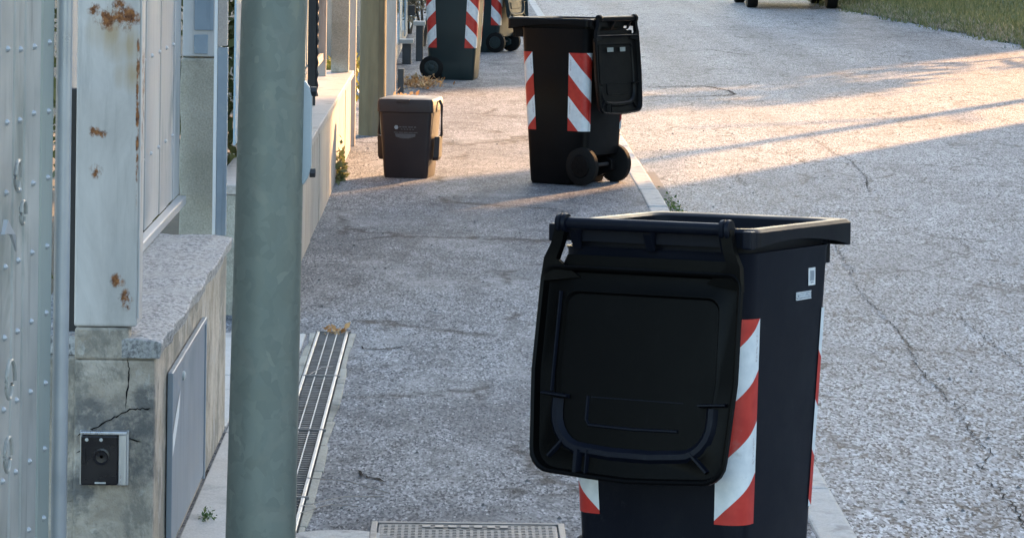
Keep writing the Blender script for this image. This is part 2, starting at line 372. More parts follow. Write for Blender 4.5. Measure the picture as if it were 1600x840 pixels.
def leaves(n, fn, size, rnd, aspect=.55, flat=0.):
    """n small folded leaf faces; fn(rnd) gives a position"""
    vs = []; fs = []
    for i in range(n):
        p = Vector(fn(rnd)); a = rnd.uniform(0, 6.283); el = rnd.uniform(-1.2, 1.2) * (1 - flat)
        d = Vector((math.cos(a) * math.cos(el), math.sin(a) * math.cos(el), math.sin(el)))
        sd = d.cross(Vector((rnd.uniform(-1, 1) * (1 - flat), rnd.uniform(-1, 1) * (1 - flat), 1))).normalized()
        L = size * rnd.uniform(.6, 1.3); Wd = L * aspect
        o = len(vs); vs += [p, p + d * L * .5 + sd * Wd * .5, p + d * L, p + d * L * .5 - sd * Wd * .5]
        fs.append((o, o + 1, o + 2, o + 3))
    return MB().add(vs, fs)
def px(x, y, z=0.0):
    """where the sight line of a photo pixel meets the height z (used to survey the ground)"""
    a, b = x - 725, y + 170
    a, b = a * math.cos(ROLL) + b * math.sin(ROLL), -a * math.sin(ROLL) + b * math.cos(ROLL)
    Y = F * (CAMH - z) / b
    return Vector((a * Y / F, Y, z))

# ------------------------------------------------------------------ setting: ground, road, pavement, kerb
def kx(Y): return 1.02 + .0068 * (min(Y, 18) - 4)          # road edge of the kerb
def vx(Y): return min(5.77 + max(0, 49.1 - Y) * .068, 8.0)   # verge edge
ROADZ = -.045
kind(MB().add([(-400, -100, -.16), (400, -100, -.16), (400, 700, -.16), (-400, 700, -.16)], [(0, 1, 2, 3)]).obj('ground', 'soil'), 'structure')
ys = [2 + 2 * i for i in range(40)] + [100, 150, 250, 400]
def strip(fa, fb, z): return MB().add([p for y in ys for p in ((fa(y), y, z), (fb(y), y, z))], [(2 * i, 2 * i + 1, 2 * i + 3, 2 * i + 2) for i in range(len(ys) - 1)])
road = kind(strip(lambda y: kx(y) - .02, lambda y: vx(y) + .3, ROADZ).obj('road', 'road_asphalt'), 'structure')
pave = kind(strip(lambda y: -1.02, lambda y: kx(y) - .105, 0.0).obj('pavement', 'pavement_asphalt'), 'structure')
garden = kind(MB().add([(-60, 2, -.02), (-.9, 2, -.02), (-.9, 400, -.02), (-60, 400, -.02)], [(0, 1, 2, 3)]).obj('garden_ground', 'soil'), 'structure')
kerb = kind(empty('kerb', (0, 4, 0)), 'structure')
kproto = None
y = 3.0
while y < 52:
    L = 1.0
    if kproto is None:
        kproto = MB().box(-.055, .055, -.495, .495, -.14, .004).obj('kerbstone', 'concrete_kerb', kerb, .012, seg=3); o = kproto
    else:
        o = kproto.copy(); col.objects.link(o); o.parent = kerb
    yc = y + .5
    o.location = (kx(yc) - .05 + random.uniform(-.003, .003), yc - 4, random.uniform(-.004, .002)); o.rotation_euler = (random.uniform(-.003, .003), 0, -.0068 if yc < 18 else 0)
    y += L + .012
gutter = kind(MB().add([(kx(15.4) + .004, 15.4, ROADZ + .004), (kx(15.4) + .085, 15.4, ROADZ + .004), (kx(19.8) + .085, 19.8, ROADZ + .004), (kx(19.8) + .004, 19.8, ROADZ + .004)], [(0, 1, 2, 3)]).obj('gutter', 'gutter_dirt'), 'structure')
verge_soil = kind(MB().add([p for y_ in ys[16:] for p in ((vx(y_), y_, ROADZ + .01), (vx(y_) + .5, y_, .03), (vx(y_) + 40, y_, .15))],
    [(3 * i + a, 3 * i + a + 1, 3 * i + a + 4, 3 * i + a + 3) for i in range(len(ys[16:]) - 1) for a in (0, 1)]).obj('verge', 'grass_soil'), 'structure')
near_bank = kind(MB().add([(8.0, 2, ROADZ + .01), (60, 2, .05), (60, 34, .05), (8.0, 34, ROADZ + .01)], [(0, 1, 2, 3)]).obj('roadside_ground', 'grass_soil'), 'structure')

# cracks in the road surface, followed from the photograph's survey
def crack(pixels, wd, parent, z, seed, branch=True):
    rd = random.Random(seed); pts = []; m = MB()
    P = [px(a, b, z) for a, b in pixels]
    for i in range(len(P) - 1):
        n = max(2, int((P[i + 1] - P[i]).length / .028))
        for j in range(n):
            q = P[i].lerp(P[i + 1], j / n); pts.append(q + Vector((rd.gauss(0, .009), rd.gauss(0, .02), 0)))
    pts.append(P[-1])
    m.ribbon(pts, wd)
    if branch:
        for i in range(3, len(pts) - 3, 5):
            if rd.random() < .6:
                a = rd.uniform(0, 6.28); q = pts[i].copy(); L = [q.copy()]
                for _ in range(rd.randint(3, 8)):
                    a += rd.gauss(0, .6); q = q + Vector((math.cos(a) * .018, math.sin(a) * .05, 0)); L.append(q.copy())
                m.ribbon([p + Vector((0, 0, .0006)) for p in L], wd * .45)
    return m.obj('crack', 'crack_tar', parent, fix=False)
rz_ = ROADZ + .003
for i, (pl, wd) in enumerate([
    ([(1259, 210), (1285, 225), (1300, 238), (1330, 251), (1352, 274), (1358, 300)], .011),
    ([(1229, 238), (1244, 246), (1259, 257)], .009), ([(1150, 272), (1169, 291)], .010), ([(1562, 184), (1600, 197), (1640, 206)], .0075),
    ([(1329, 438), (1367, 480), (1399, 512), (1425, 551), (1432, 570)], .008), ([(1425, 596), (1457, 578), (1466, 576)], .006),
    ([(1420, 560), (1490, 630), (1522, 680), (1550, 705), (1528, 735)], .0075), ([(1548, 752), (1585, 790), (1610, 830)], .009),
    ([(1483, 367), (1515, 387), (1573, 406)], .008), ([(1496, 493), (1521, 512), (1554, 538), (1600, 570)], .0075),
    ([(1580, 700), (1600, 716)], .009), ([(1240, 330), (1300, 372), (1332, 430)], .008)]):
    crack(pl, wd * .52, road, rz_, i)
for i, (pl, wd) in enumerate([([(470, 522), (500, 519), (548, 522)], .012), ([(548, 541), (585, 544), (640, 540)], .012),
    ([(558, 733), (575, 745), (601, 752)], .014), ([(469, 517), (440, 515)], .02), ([(560, 590), (660, 576)], .005), ([(640, 545), (740, 538)], .004)]):
    crack(pl, wd, pave, .003, 40 + i, False)
# old repair in the road with a dark joint around it
def patch(pixels, name='road_patch'):
    P = [px(a, b, ROADZ + .004) for a, b in pixels]
    return MB().add(P, [tuple(range(len(P)))]).obj(name, 'pavement_asphalt', road, fix=False)
for i, pl in enumerate([[(1012, 136), (1100, 134), (1140, 142), (1150, 148)], [(1010, 150), (1080, 151), (1150, 148)], [(1097, 45), (1130, 46), (1162, 47)], [(1112, 78), (1150, 84), (1170, 86)]]):
    crack(pl, .03, road, rz_, 70 + i, False)

# ------------------------------------------------------------------ wheelie bins
def sect(z):
    """half width, front y, back y, corner radius of the bin body at height z"""
    T = [(0, .195, .203, -.085, .035), (.015, .202, .211, -.095, .04), (.13, .208, .219, -.105, .04), (.165, .210, .222, -.20, .045), (.86, .241, .262, -.232, .05), (.93, .243, .264, -.235, .05)]
    for a, b in zip(T, T[1:]):
        if a[0] <= z <= b[0]:
            t = (z - a[0]) / (b[0] - a[0]); return [p + (q - p) * t for p, q in zip(a[1:], b[1:])]
def bin_body():
    m = MB()
    L = [rrect(*(lambda s: (s[0], s[2], s[1], s[3]))(sect(z)), z) for z in (0, .015, .13, .165, .45, .65, .86)]
    hw, yf, yb, r = sect(.86)
    L += [rrect(hw + .003, yb - .003, yf + .003, r, .868), rrect(hw - .006, yb + .006, yf - .006, r - .006, .868)]
    L += [rrect(.178, -.165, .185, .04, .25), rrect(.16, -.06, .16, .04, .05)]
    m.loft(L)
    return m
def bin_rim():
    """flared collar round the mouth; its skirt hangs lower at the corners and at the front"""
    m = MB(); hw, yf, yb, r = .262, .345, -.244, .03
    out = rrect(hw, yb, yf, r, 0, 6); inn = rrect(.226, -.217, .265, .035, 0, 6)
    def dense(P, k=6):
        Q = []
        for i in range(len(P)):
            a, b = Vector(P[i]), Vector(P[(i + 1) % len(P)]); n = k if (b - a).length > .1 else 1
            Q += [a.lerp(b, j / n) for j in range(n)]
        return Q
    out, inn = dense(out), dense(inn)
    top, bot = [], []
    for p in out:
        sk = .040
        t = (p.y - yb) / (yf - yb)
        sk = .036 - .012 * math.sin(min(max(t * 1.35, 0), 1) * math.pi) + (.022 * max(0, (t - .75) / .25))
        top.append((p.x, p.y, .918 if t < .98 else .918)); bot.append((p.x, p.y, .918 - sk))
    sh = lambda P, d, z: [(p.x * (1 - d), p.y * (1 - d) + .02 * d, z) for p in P]
    loops = [[(p[0] * .985, p[1] * .985, p[2] + .002) for p in bot], bot, top, sh(out, .03, .926), [(p.x * 1.03, p.y * 1.03, .926) for p in inn], [(p.x, p.y, .920) for p in inn], [(p.x * .99, p.y * .99, .86) for p in inn]]
    m.loft(loops, False, False)
    return m
def lid_loop(ins, n, top):
    """rounded outline of the lid at an inset, n = relief towards the inside face; x across, z down from the hinge"""
    hb, ht, bot, r = .246 - ins, .254 - ins, .585 - ins, max(.055 - ins * .35, .012)
    pts = []
    def arc(cx, cz, a0, a1, rr, k=5):
        for i in range(k + 1):
            a = R(a0 + (a1 - a0) * i / k); pts.append((cx + rr * math.cos(a), -n, cz + rr * math.sin(a)))
    tz = -(top + ins)
    arc(ht - .03, tz - .03, 90, 0, .03)
    pts.append((ht + .004, -n, -.35))
    arc(hb - r, -bot + r, 0, -90, r)
    for i in range(1, 4): pts.append((hb * (.5 - .25 * i) * 1.2, -n, -bot - .010 * math.sin(math.pi * i / 4)))
    arc(-hb + r, -bot + r, -90, -180, r)
    pts.append((-ht - .004, -n, -.35))
    arc(-ht + .03, tz - .03, 180, 90, .03)
    return pts
def bin_meshes(pl, tape):
    """parts of a two-wheeled bin as (name, mesh builder, material, smooth, bevel)"""
    P = []
    P.append(('body', bin_body(), pl, True, 0)); P.append(('rim', bin_rim(), pl, True, 0))
    m = MB().box(-.205, .205, .318, .334, .815, .888); m.box(-.205, -.193, .262, .318, .815, .885); m.box(.193, .205, .262, .318, .815, .885); m.box(-.192, .192, .262, .3175, .872, .884)
    P.append(('lifting_flange', m, pl, False, .004))
    HB = (-.285, .926)
    P.append(('handle_bar', MB().tube([(-.201, *HB), (.201, *HB)], .0145, 12), pl, True, 0))
    for x in (-.207, .207):
        P.append(('hinge_knuckle', MB().lathe_x((x, *HB), [(-.013, .016), (-.012, .022), (-.004, .0235), (0, .019), (.004, .0235), (.012, .022), (.013, .016)], 18), pl, True, 0))
    for x in (-.19, 0., .19):
        P.append(('handle_bracket', MB().loft([[(x - .012, -.245, .926), (x + .012, -.245, .926), (x + .012, -.245, .862), (x - .012, -.245, .862)], [(x - .010, -.276, .93), (x + .010, -.276, .93), (x + .010, -.272, .905), (x - .010, -.272, .905)]]), pl, False, .003))
    for x in (-.246, .246):
        P.append(('rim_corner_block', MB().box(x - .012, x + .012, -.262, -.232, .88, .922), pl, False, .004))
    for x in (-.192, .192):
        s = 1 if x > 0 else -1
        wr = tape[3] if len(tape) > 3 else .106; wf = wr / .094
        prof = [(a_, b_ * wf) for a_, b_ in ((-.024, .055), (-.022, .086), (-.018, .094), (.016, .094), (.022, .086), (.024, .07))]
        P.append(('wheel', MB().lathe_x((x, -.168, wr), prof, 32), 'rubber', True, 0))
        P.append(('wheel_hub', MB().lathe_x((x + s * .004, -.168, wr), [(-.026, .022), (-.0255, .06), (-.02, .064), (.02, .064), (.0235, .06), (.025, .05), (.022, .03), (.030, .022), (.032, .01)][::s], 28), pl, True, 0))
        for q in range(6):
            a = q * math.pi / 3; ca, sa = math.cos(a), math.sin(a); xo = x + s * .026; r0, r1, h_ = .022, .058, .005
            P.append(('wheel_hub_rib', MB().add([(xo, -.168 + r0 * ca - h_ * sa, wr + r0 * sa + h_ * ca), (xo, -.168 + r0 * ca + h_ * sa, wr + r0 * sa - h_ * ca), (xo, -.168 + r1 * ca + h_ * sa, wr + r1 * sa - h_ * ca), (xo, -.168 + r1 * ca - h_ * sa, wr + r1 * sa + h_ * ca),
                (xo + s * .006, -.168 + r0 * ca - h_ * sa, wr + r0 * sa + h_ * ca), (xo + s * .006, -.168 + r0 * ca + h_ * sa, wr + r0 * sa - h_ * ca), (xo + s * .004, -.168 + r1 * ca + h_ * sa, wr + r1 * sa - h_ * ca), (xo + s * .004, -.168 + r1 * ca - h_ * sa, wr + r1 * sa + h_ * ca)],
                [(0, 1, 2, 3), (4, 5, 6, 7), (0, 1, 5, 4), (1, 2, 6, 5), (2, 3, 7, 6), (3, 0, 4, 7)]), pl, False, 0))
    P.append(('axle', MB().tube([(-.19, -.168, wr), (.19, -.168, wr)], .011, 10), 'dark_steel', True, 0))
    for x in (-.12, .12):
        P.append(('axle_bracket', MB().loft([[(x - .02, -.09, .03), (x + .02, -.09, .03), (x + .02, -.09, .19), (x - .02, -.09, .19)], [(x - .02, -.20, .075), (x + .02, -.20, .075), (x + .02, -.20, .125), (x - .02, -.20, .125)]]), pl, False, .005))
    # reflective tape wrapped round each upright corner
    for ci, (sx, sy) in enumerate(((1, 1), (-1, 1), (-1, -1), (1, -1))):
        m = MB(); m.uv = []
        nz, off = 10, .0016; fa, fb = tape[0] if sy > 0 else tape[1]
        base = None
        z0, z1 = tape[2]
        for iz in range(nz + 1):
            z = z0 + (z1 - z0) * iz / nz; hw, yf, yb, r = sect(z)
            yc = yf if sy > 0 else yb
            c = Vector((sx * (hw - r), yc - sy * r, z)); pts = []
            pts.append((Vector((sx * (hw + off), yc - sy * (r + fa), z)), 0.0))
            n = 8
            for i in range(n + 1):
                a = math.pi / 2 * i / n
                pts.append((c + Vector((sx * math.cos(a), sy * math.sin(a), 0)) * (r + off), fa + r * a))
            pts.append((Vector((sx * (hw - r - fb), yc + sy * off, z)), fa + r * math.pi / 2 + fb))
            for p, u in pts:
                m.v.append(tuple(p)); m.uv.append((u if sy < 0 else u, z - z0) if True else None)
        n = len(pts)
        tw = fa + .045 * math.pi / 2 + fb
        m.uv = [(-u, v - (z1 - z0)) for (u, v) in m.uv]
        for i in range(nz):
            for j in range(n - 1):
                q = (i * n + j, i * n + j + 1, (i + 1) * n + j + 1, (i + 1) * n + j)
                m.f.append(q if sx * sy > 0 else q[::-1])
        P.append(('reflective_tape', m, 'striped_tape', True, 0))
    return P
def lid_meshes(pl):
    S = []
    TOP = .10
    loops = [lid_loop(0, -.012, TOP), lid_loop(0, .0, TOP), lid_loop(.004, .003, TOP), lid_loop(.009, .0, TOP), lid_loop(.014, -.020, TOP), lid_loop(.050, -.022, TOP), lid_loop(.054, -.019, TOP), lid_loop(.058, -.019, TOP), lid_loop(.063, -.028, TOP)]
    m = MB().loft(loops, False, True)
    back = [lid_loop(.0, -.012, TOP), lid_loop(.012, -.034, TOP), lid_loop(.07, -.044, TOP)]
    m.loft(back, False, True)
    S.append(('lid_shell', m))
    for s in (-1, 1):                       # the two hinge arms
        S.append(('hinge_arm', MB().loft([[(s * .194, .012, .0), (s * .220, .012, 0), (s * .220, -.012, 0), (s * .194, -.012, 0)],
            [(s * .204, .014, -.05), (s * .232, .014, -.05), (s * .232, -.006, -.05), (s * .204, -.006, -.05)],
            [(s * .216, .018, -.085), (s * .248, .018, -.085), (s * .248, -.004, -.085), (s * .216, -.004, -.085)],
            [(s * .16, .02, -.125), (s * .2535, .02, -.14), (s * .2535, -.001, -.14), (s * .16, .016, -.125)]])))
    S.append(('lid_neck', MB().loft([[(-.20, .030, -.072), (.20, .030, -.072), (.20, .022, -.072), (-.20, .022, -.072)], [(-.225, .034, -.13), (.225, .034, -.13), (.225, .026, -.13), (-.225, .026, -.13)]])))
    def rib(pts, w_, d0, d1):
        """a raised rib along points (x, z) on the inside face, from relief d0 to d1"""
        m = MB(); P = [Vector((a, 0, b)) for a, b in pts]; loops = []
        for i, p in enumerate(P):
            d = (P[min(i + 1, len(P) - 1)] - P[max(i - 1, 0)]).normalized(); sd = Vector((-d.z, 0, d.x)) * w_ / 2
            loops.append([(p + sd * 1.6 + Vector((0, -d0, 0))), (p + sd * .6 + Vector((0, -d1, 0))), (p - sd * .6 + Vector((0, -d1, 0))), (p - sd * 1.6 + Vector((0, -d0, 0)))])
        return m.loft(loops)
    uch = [(-.196, -.41)] + [(-.196, -.44)] + [(-.196 + .075 * (1 - math.cos(a)), -.44 - .085 * math.sin(a)) for a in [R(15 * i) for i in range(1, 7)]] + [(-.05, -.531), (.05, -.531)]
    uch += [(-x, z) for x, z in uch[-3::-1]]
    S.append(('lid_rib', rib(uch, .020, -.024, -.012)))
    S.append(('lid_rib', rib([(-.12, -.40), (-.12, -.455), (-.112, -.467), (0, -.470), (.112, -.467)], .006, -.031, -.022)))
    S.append(('lid_rib', rib([(-.112, -.402), (.12, -.402)], .003, -.031, -.027)))
    S.append(('lid_rib', rib([(-.13, -.525), (-.13, -.588)], .014, -.023, -.004)))
    S.append(('lid_rib', rib([(-.105, -.525), (-.105, -.585)], .005, -.023, -.008)))
    S.append(('lid_rib', rib([(-.170, -.505), (-.205, -.545)], .008, -.023, -.010)))
    S.append(('lid_rib', rib([(.150, -.515), (.195, -.555)], .008, -.023, -.010)))
    S.append(('lid_rib', rib([(.165, -.405), (.232, -.400)], .006, -.023, -.004)))
    S.append(('lid_rib', rib([(-.165, -.405), (-.232, -.400)], .006, -.023, -.004)))
    S.append(('lid_rib', rib([(-.208, -.16), (-.211, -.395)], .005, -.023, -.014)))
    return S
_cache = {}
def make_bin(loc, rz, pl, lid, label, swing=.0, lidmat=None, tilt=0., zs=1., ys=1., ls=1., tape=((.055, .03), (.04, .03), (.285, .735))):
    t = empty('wheelie_bin', loc); t.matrix_basis = Matrix.Translation(loc) @ Matrix.Rotation(-tilt, 4, 'X') @ Matrix.Rotation(-rz, 4, 'Z') @ Matrix.Diagonal((1, ys, zs, 1)); tag(t, label, 'wheelie bin', 'two-wheeled rubbish bins put out along the pavement')
    if pl not in _cache:
        _cache[pl] = (bin_meshes(pl, tape), lid_meshes(pl))
    hub_parent = None; made = {}
    for i, (nm, mb, mt, sm, bv) in enumerate(_cache[pl][0]):
        key = (pl, i)
        par = hub_parent if nm.startswith('wheel_hub') else t
        if key in _made: o = _made[key].copy(); col.objects.link(o); o.parent = par
        else: o = mb.obj(nm, mt, par, bv, sm); _made[key] = o
        if nm == 'wheel': hub_parent = o
    lo = None
    for i, (nm, mb) in enumerate(_cache[pl][1]):
        key = (pl, 'lid', i)
        if key in _made: o = _made[key].copy(); col.objects.link(o); o.parent = lo if lo else t
        else: o = mb.obj('lid' if i == 0 else nm, pl if nm == 'lid_rib' else (lidmat or pl), lo if lo else t, 0.0, True); _made[key] = o  # near lid's ribs take the lighter body plastic to stand for highlights
        if i == 0:
            lo = o; lo.location = (0, -.285, .926)
            if lid == 'open': lo.rotation_euler = (swing, 0, 0)
            else: lo.rotation_euler = (R(90), 0, 0)
            lo.scale = (1, 1, ls)
    return t, lo
_made = {}
TH = R(29)
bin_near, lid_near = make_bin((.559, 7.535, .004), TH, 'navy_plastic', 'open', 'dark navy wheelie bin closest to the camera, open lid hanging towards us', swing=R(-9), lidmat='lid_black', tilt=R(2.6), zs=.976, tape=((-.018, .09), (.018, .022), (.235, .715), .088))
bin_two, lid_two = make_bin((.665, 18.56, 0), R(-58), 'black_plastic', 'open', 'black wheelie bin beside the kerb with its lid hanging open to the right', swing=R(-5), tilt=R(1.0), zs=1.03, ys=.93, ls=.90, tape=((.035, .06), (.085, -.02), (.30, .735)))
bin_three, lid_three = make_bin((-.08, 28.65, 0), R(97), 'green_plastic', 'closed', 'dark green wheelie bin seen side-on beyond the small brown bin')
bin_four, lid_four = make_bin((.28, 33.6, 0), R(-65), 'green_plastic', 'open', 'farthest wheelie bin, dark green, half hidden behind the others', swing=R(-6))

def text(name, body, size, mat, parent, loc, rot, ext=.0006):
    cu = bpy.data.curves.new(name, 'FONT'); cu.body = body; cu.size = size; cu.extrude = ext; cu.align_x = 'CENTER'; cu.align_y = 'CENTER'
    o = bpy.data.objects.new(name, cu); col.objects.link(o)
    bpy.context.view_layer.update()
    me = bpy.data.meshes.new_from_object(o); bpy.data.objects.remove(o)
    o = bpy.data.objects.new(name, me); col.objects.link(o); me.materials.clear(); me.materials.append(M[mat])
    o.parent = parent; o.location = loc; o.rotation_euler = rot
    return o
# stickers and number on the near bin's right flank (local +x)
def flank(y, z, off): return (sect(z)[0] + off, y, z)
lean = math.atan2(.241 - .210, .86 - .165)
def flank_plate(name, y, z, w_, h_, mat, parent, off=.0008, th=.0012):
    o = MB().box(-w_ / 2, w_ / 2, -h_ / 2, h_ / 2, 0, th).obj(name, mat, parent); o.location = flank(y, z, off); o.rotation_euler = (R(90) - lean * 0, 0, R(90)); return o
st = flank_plate('chip_sticker', .135, .795, .040, .042, 'white_print', bin_near)
MB().box(-.011, .011, -.010, .014, .0012, .0020).obj('sticker_square', 'grey_print', st)
MB().box(-.008, .008, -.0155, -.0125, .0012, .0020).obj('sticker_line', 'grey_print', st)
se = flank_plate('number_label', .090, .752, .090, .019, 'grey_print', bin_near)
text('number', 'CS00005393', .0165, 'white_print', se, (0, 0, .0018), (0, 0, 0))
for yy in (-.0085, .0085): MB().box(-.044, .044, yy - .001, yy + .001, .0012, .0022).obj('label_edge', 'white_print', se)
MB().box(-.045, -.043, -.0095, .0095, .0012, .0022).obj('label_edge', 'white_print', se)
# two small plates on the second bin's hanging lid
for x, wd in ((-.075, .07), (.07, .06)):
    MB().box(x - wd / 2, x + wd / 2, .016, .019, -.205, -.178).obj('lid_plate', 'label_grey', lid_two).location = (0, -.003, 0)
# white print high on the third bin's flank
pp = MB().box(-.05, .05, -.006, .006, 0, .0012).obj('white_print_line', 'white_print', bin_three); pp.location = flank(.03, .73, .001); pp.rotation_euler = (R(90), 0, R(90))

# ------------------------------------------------------------------ small brown food-waste bin
def brown_bin():
    t = empty('brown_caddy', (-.30, 18.82, 0), R(-10)); tag(t, 'small brown lidded caddy bin with faint white print by the wooden pole', 'small bin')
    L = [rrect(.132, -.135, .135, .02, z0) for z0 in (0,)]
    S = [(0, .126, .13), (.012, .131, .135), (.20, .143, .150), (.40, .156, .162)]
    m = MB().loft([rrect(h, -d, d, .025, z) for z, h, d in S] + [rrect(.15, -.155, .155, .02, .40), rrect(.12, -.12, .12, .02, .05)])
    m.obj('body', 'brown_plastic', t, 0, True)
    m = MB().loft([rrect(.160, -.168, .168, .02, .385), rrect(.166, -.172, .172, .022, .388), rrect(.166, -.174, .172, .022, .445), rrect(.160, -.168, .165, .03, .462), rrect(.13, -.13, .13, .04, .468)])
    m.obj('lid', 'brown_plastic', t, 0, True)
    MB().box(-.05, .03, -.180, -.172, .44, .462).obj('lid_catch', 'brown_plastic', t, .003)
    for s in (-1, 1):
        MB().loft([[(s * .143, -.05, .10), (s * .175, -.04, .10), (s * .175, .04, .10), (s * .143, .05, .10)], [(s * .15, -.06, .12), (s * .182, -.05, .12), (s * .182, .05, .12), (s * .15, .06, .12)], [(s * .158, -.06, .24), (s * .186, -.05, .24), (s * .186, .05, .24), (s * .158, .06, .24)]]).obj('side_grip', 'brown_plastic', t, .003)
    pts = [(-.172, -.01, .45), (-.186, -.012, .42), (-.188, -.014, .25), (-.172, -.014, .22)]
    for s in (-1, 1):
        MB().tube([(s * -p[0], p[1] + .02, p[2]) for p in pts], .009, 8).obj('bail_handle', 'brown_plastic', t, 0, True)
    # faint print on the front: emblem, two lines of small lettering, shield
    rx = R(90) - math.atan2(.032, .40)
    def fr(name, x, z, wd, hh, mat):
        o = MB().box(-wd / 2, wd / 2, -hh / 2, hh / 2, 0, .001).obj(name, mat, t); o.location = (x, -(.135 + .027 * z / .388) - .0022, z); o.rotation_euler = (R(90) + .07, 0, 0); return o
    e = MB().add([(.013 * math.cos(i * 1.0472), .013 * math.sin(i * 1.0472), .001) for i in range(6)], [(0, 1, 2, 3, 4, 5)]).obj('emblem', 'grey_print', t); e.location = (-.052, -.1578, .298); e.rotation_euler = (R(94), 0, 0)
    for q in range(6): fr('print_word', -.028 + q * .017 + (q % 2) * .002, .30, .013, .007, 'faint_print')
    for q in range(5): fr('print_word', -.02 + q * .017, .287, .010, .005, 'faint_print')
    for q in range(5): fr('print_word', -.054 + q * .029, .268, .024, .005, 'faint_print')
    m = MB().add([(-.06, .014, 0), (.062, .014, 0), (.06, -.002, 0), (.02, -.014, 0), (-.02, -.014, 0), (-.055, -.004, 0)], [(5, 4, 3, 2, 1, 0)]).obj('print_shield', 'faint_print', t); m.location = (0, -.1545, .247); m.rotation_euler = (R(94), 0, 0)
brown_bin()

# ------------------------------------------------------------------ drain channel, cover, concrete ring
drain = empty('drain_channel', (-.476, 7.7, 0)); tag(drain, 'slotted steel drain channel let into the pavement behind the grey pole', 'drain')
box('channel_bed', (-.062, .062, 0, 4.4, .0015, .0030), 'drain_dark', drain, 0)
y0 = 0.0; i = 0
for yy in (0.0, 1.10, 2.20, 3.30):
    L = 1.085
    for s in (-1, 1):
        box('grate_edge', (s * .054 - .0055, s * .054 + .0055, yy, yy + L, .002, .012), 'grate_steel', drain, .002)
    for x in (-.016, .018):
        box('grate_bar', (x - .0018, x + .0018, yy + .004, yy + L - .004, .004, .010), 'grate_steel', drain, 0)
    m = MB()
    for q in range(int(L / .036)):
        b = yy + .012 + q * .036; m.box(-.046, .046, b, b + .007, .0035, .0085)
    kind(m.obj('grate_slots', 'drain_dark' if False else 'cast_iron', drain), 'stuff')
    box('grate_joint', (-.064, .07, yy + L + .002, yy + L + .013, .003, .014), 'cast_iron', drain, .002)
rd = random.Random(3)
for s, n0 in ((1, 9), (-1, 9)):
    yy = 0.0
    while yy < 4.35:
        L = rd.uniform(.22, .55); L = min(L, 4.4 - yy)
        w0, w1 = rd.uniform(.016, .03), rd.uniform(.016, .03)
        x0 = .063
        m = MB().loft([[(s * x0, yy, -.01), (s * (x0 + w0), yy, -.01), (s * (x0 + w0), yy, .005), (s * x0, yy, .006)], [(s * x0, yy + L * .5, -.01), (s * (x0 + (w0 + w1) / 2 + rd.uniform(-.006, .006)), yy + L * .5, -.01), (s * (x0 + (w0 + w1) / 2), yy + L * .5, .005), (s * x0, yy + L * .5, .006)], [(s * x0, yy + L - .01, -.01), (s * (x0 + w1), yy + L - .01, -.01), (s * (x0 + w1), yy + L - .01, .005), (s * x0, yy + L - .01, .006)]])
        m.obj('concrete_edging', 'mossy_concrete', drain, .003); yy += L
cover = empty('manhole_cover', (.03, 8.15, 0)); tag(cover, 'rectangular cast iron inspection cover with raised grid in the near pavement', 'manhole cover')
box('cover_plate', (-.235, .235, -.31, .31, .001, .006), 'cast_iron', cover, .002)
for b in ((-.255, -.238, -.33, .33), (.238, .255, -.33, .33), (-.238, .238, .313, .33), (-.238, .238, -.33, -.313)):
    box('cover_frame', (*b, .001, .010), 'cast_iron', cover, .002)
m = MB()
for ix in range(26):
    x = -.228 + ix * .018
    m.box(x, x + .008, -.3, .24 if 6 < ix < 19 else .3, .006, .0074)
for iy in range(30):
    yq = -.30 + iy * .0205
    m.box(-.229, .229, yq, yq + .008, .006, .0080)
kind(m.obj('raised_grid', 'cast_iron', cover), 'stuff')
for q in range(7): box('raised_bar', (-.12 + q * .034, -.12 + q * .034 + .022, .255, .285, .0085, .011), 'cast_iron', cover, .001)
ring = MB().loft([[(.16 * math.cos(a), .16 * math.sin(a), z) for a in [2 * math.pi * k / 36 for k in range(36)]] for z in (-.01, .004, .007)]).obj('concrete_disc', 'concrete_kerb', None, .002)
ring.location = (-.30, 8.215, 0); tag(ring, 'pale round concrete cover set beside the cast iron inspection cover', 'concrete cover')

# ------------------------------------------------------------------ galvanised pole in front
pole = empty('steel_pole', (-.434, 7.0, 0)); tag(pole, 'thick galvanised steel pole standing in the foreground', 'pole')
po = MB().loft([[(r * math.cos(2 * math.pi * k / 48) + dx, r * math.sin(2 * math.pi * k / 48), z) for k in range(48)] for z, dx, r in ((0, .0025, .0785), (.26, .006, .077), (1.44, .0215, .0715), (5.5, .075, .055))]).obj('shaft', 'galvanised', pole, 0, True)
MB().loft([[(.115 * math.cos(2 * math.pi * k / 40), .115 * math.sin(2 * math.pi * k / 40), z) for k in range(40)] for z in (0, .012)]).obj('base_flange', 'galvanised', pole, .003)
m = MB(); zz = [(1.035, .0), (1.05, .010), (1.075, .016), (1.225, .016), (1.248, .010), (1.262, .0)]
m.loft([[(.080, -.014, z), (.0915 + d * 1.0, -.014, z), (.0915 + d * 1.0, .014, z), (.080, .014, z)] for z, d in zz])
clamp = m.obj('door_strap', 'post_paint_grey', pole, .003)
for z in (1.06, 1.238): MB().lathe_x((.104, 0, z), [(0, .011), (.012, .011), (.013, .007)], 6).obj('bolt', 'dark_steel', clamp)

# ------------------------------------------------------------------ near gate pillar, steel post, intercom, cabinet door
wallA = empty('boundary_wall', (-.815, 7.62, 0)); tag(wallA, 'low weathered concrete wall with rough coping below the rusty steel post', 'wall')
box('masonry', (-.24, .093, .0, 2.30, 0, .560), 'pillar_concrete', wallA, .006)
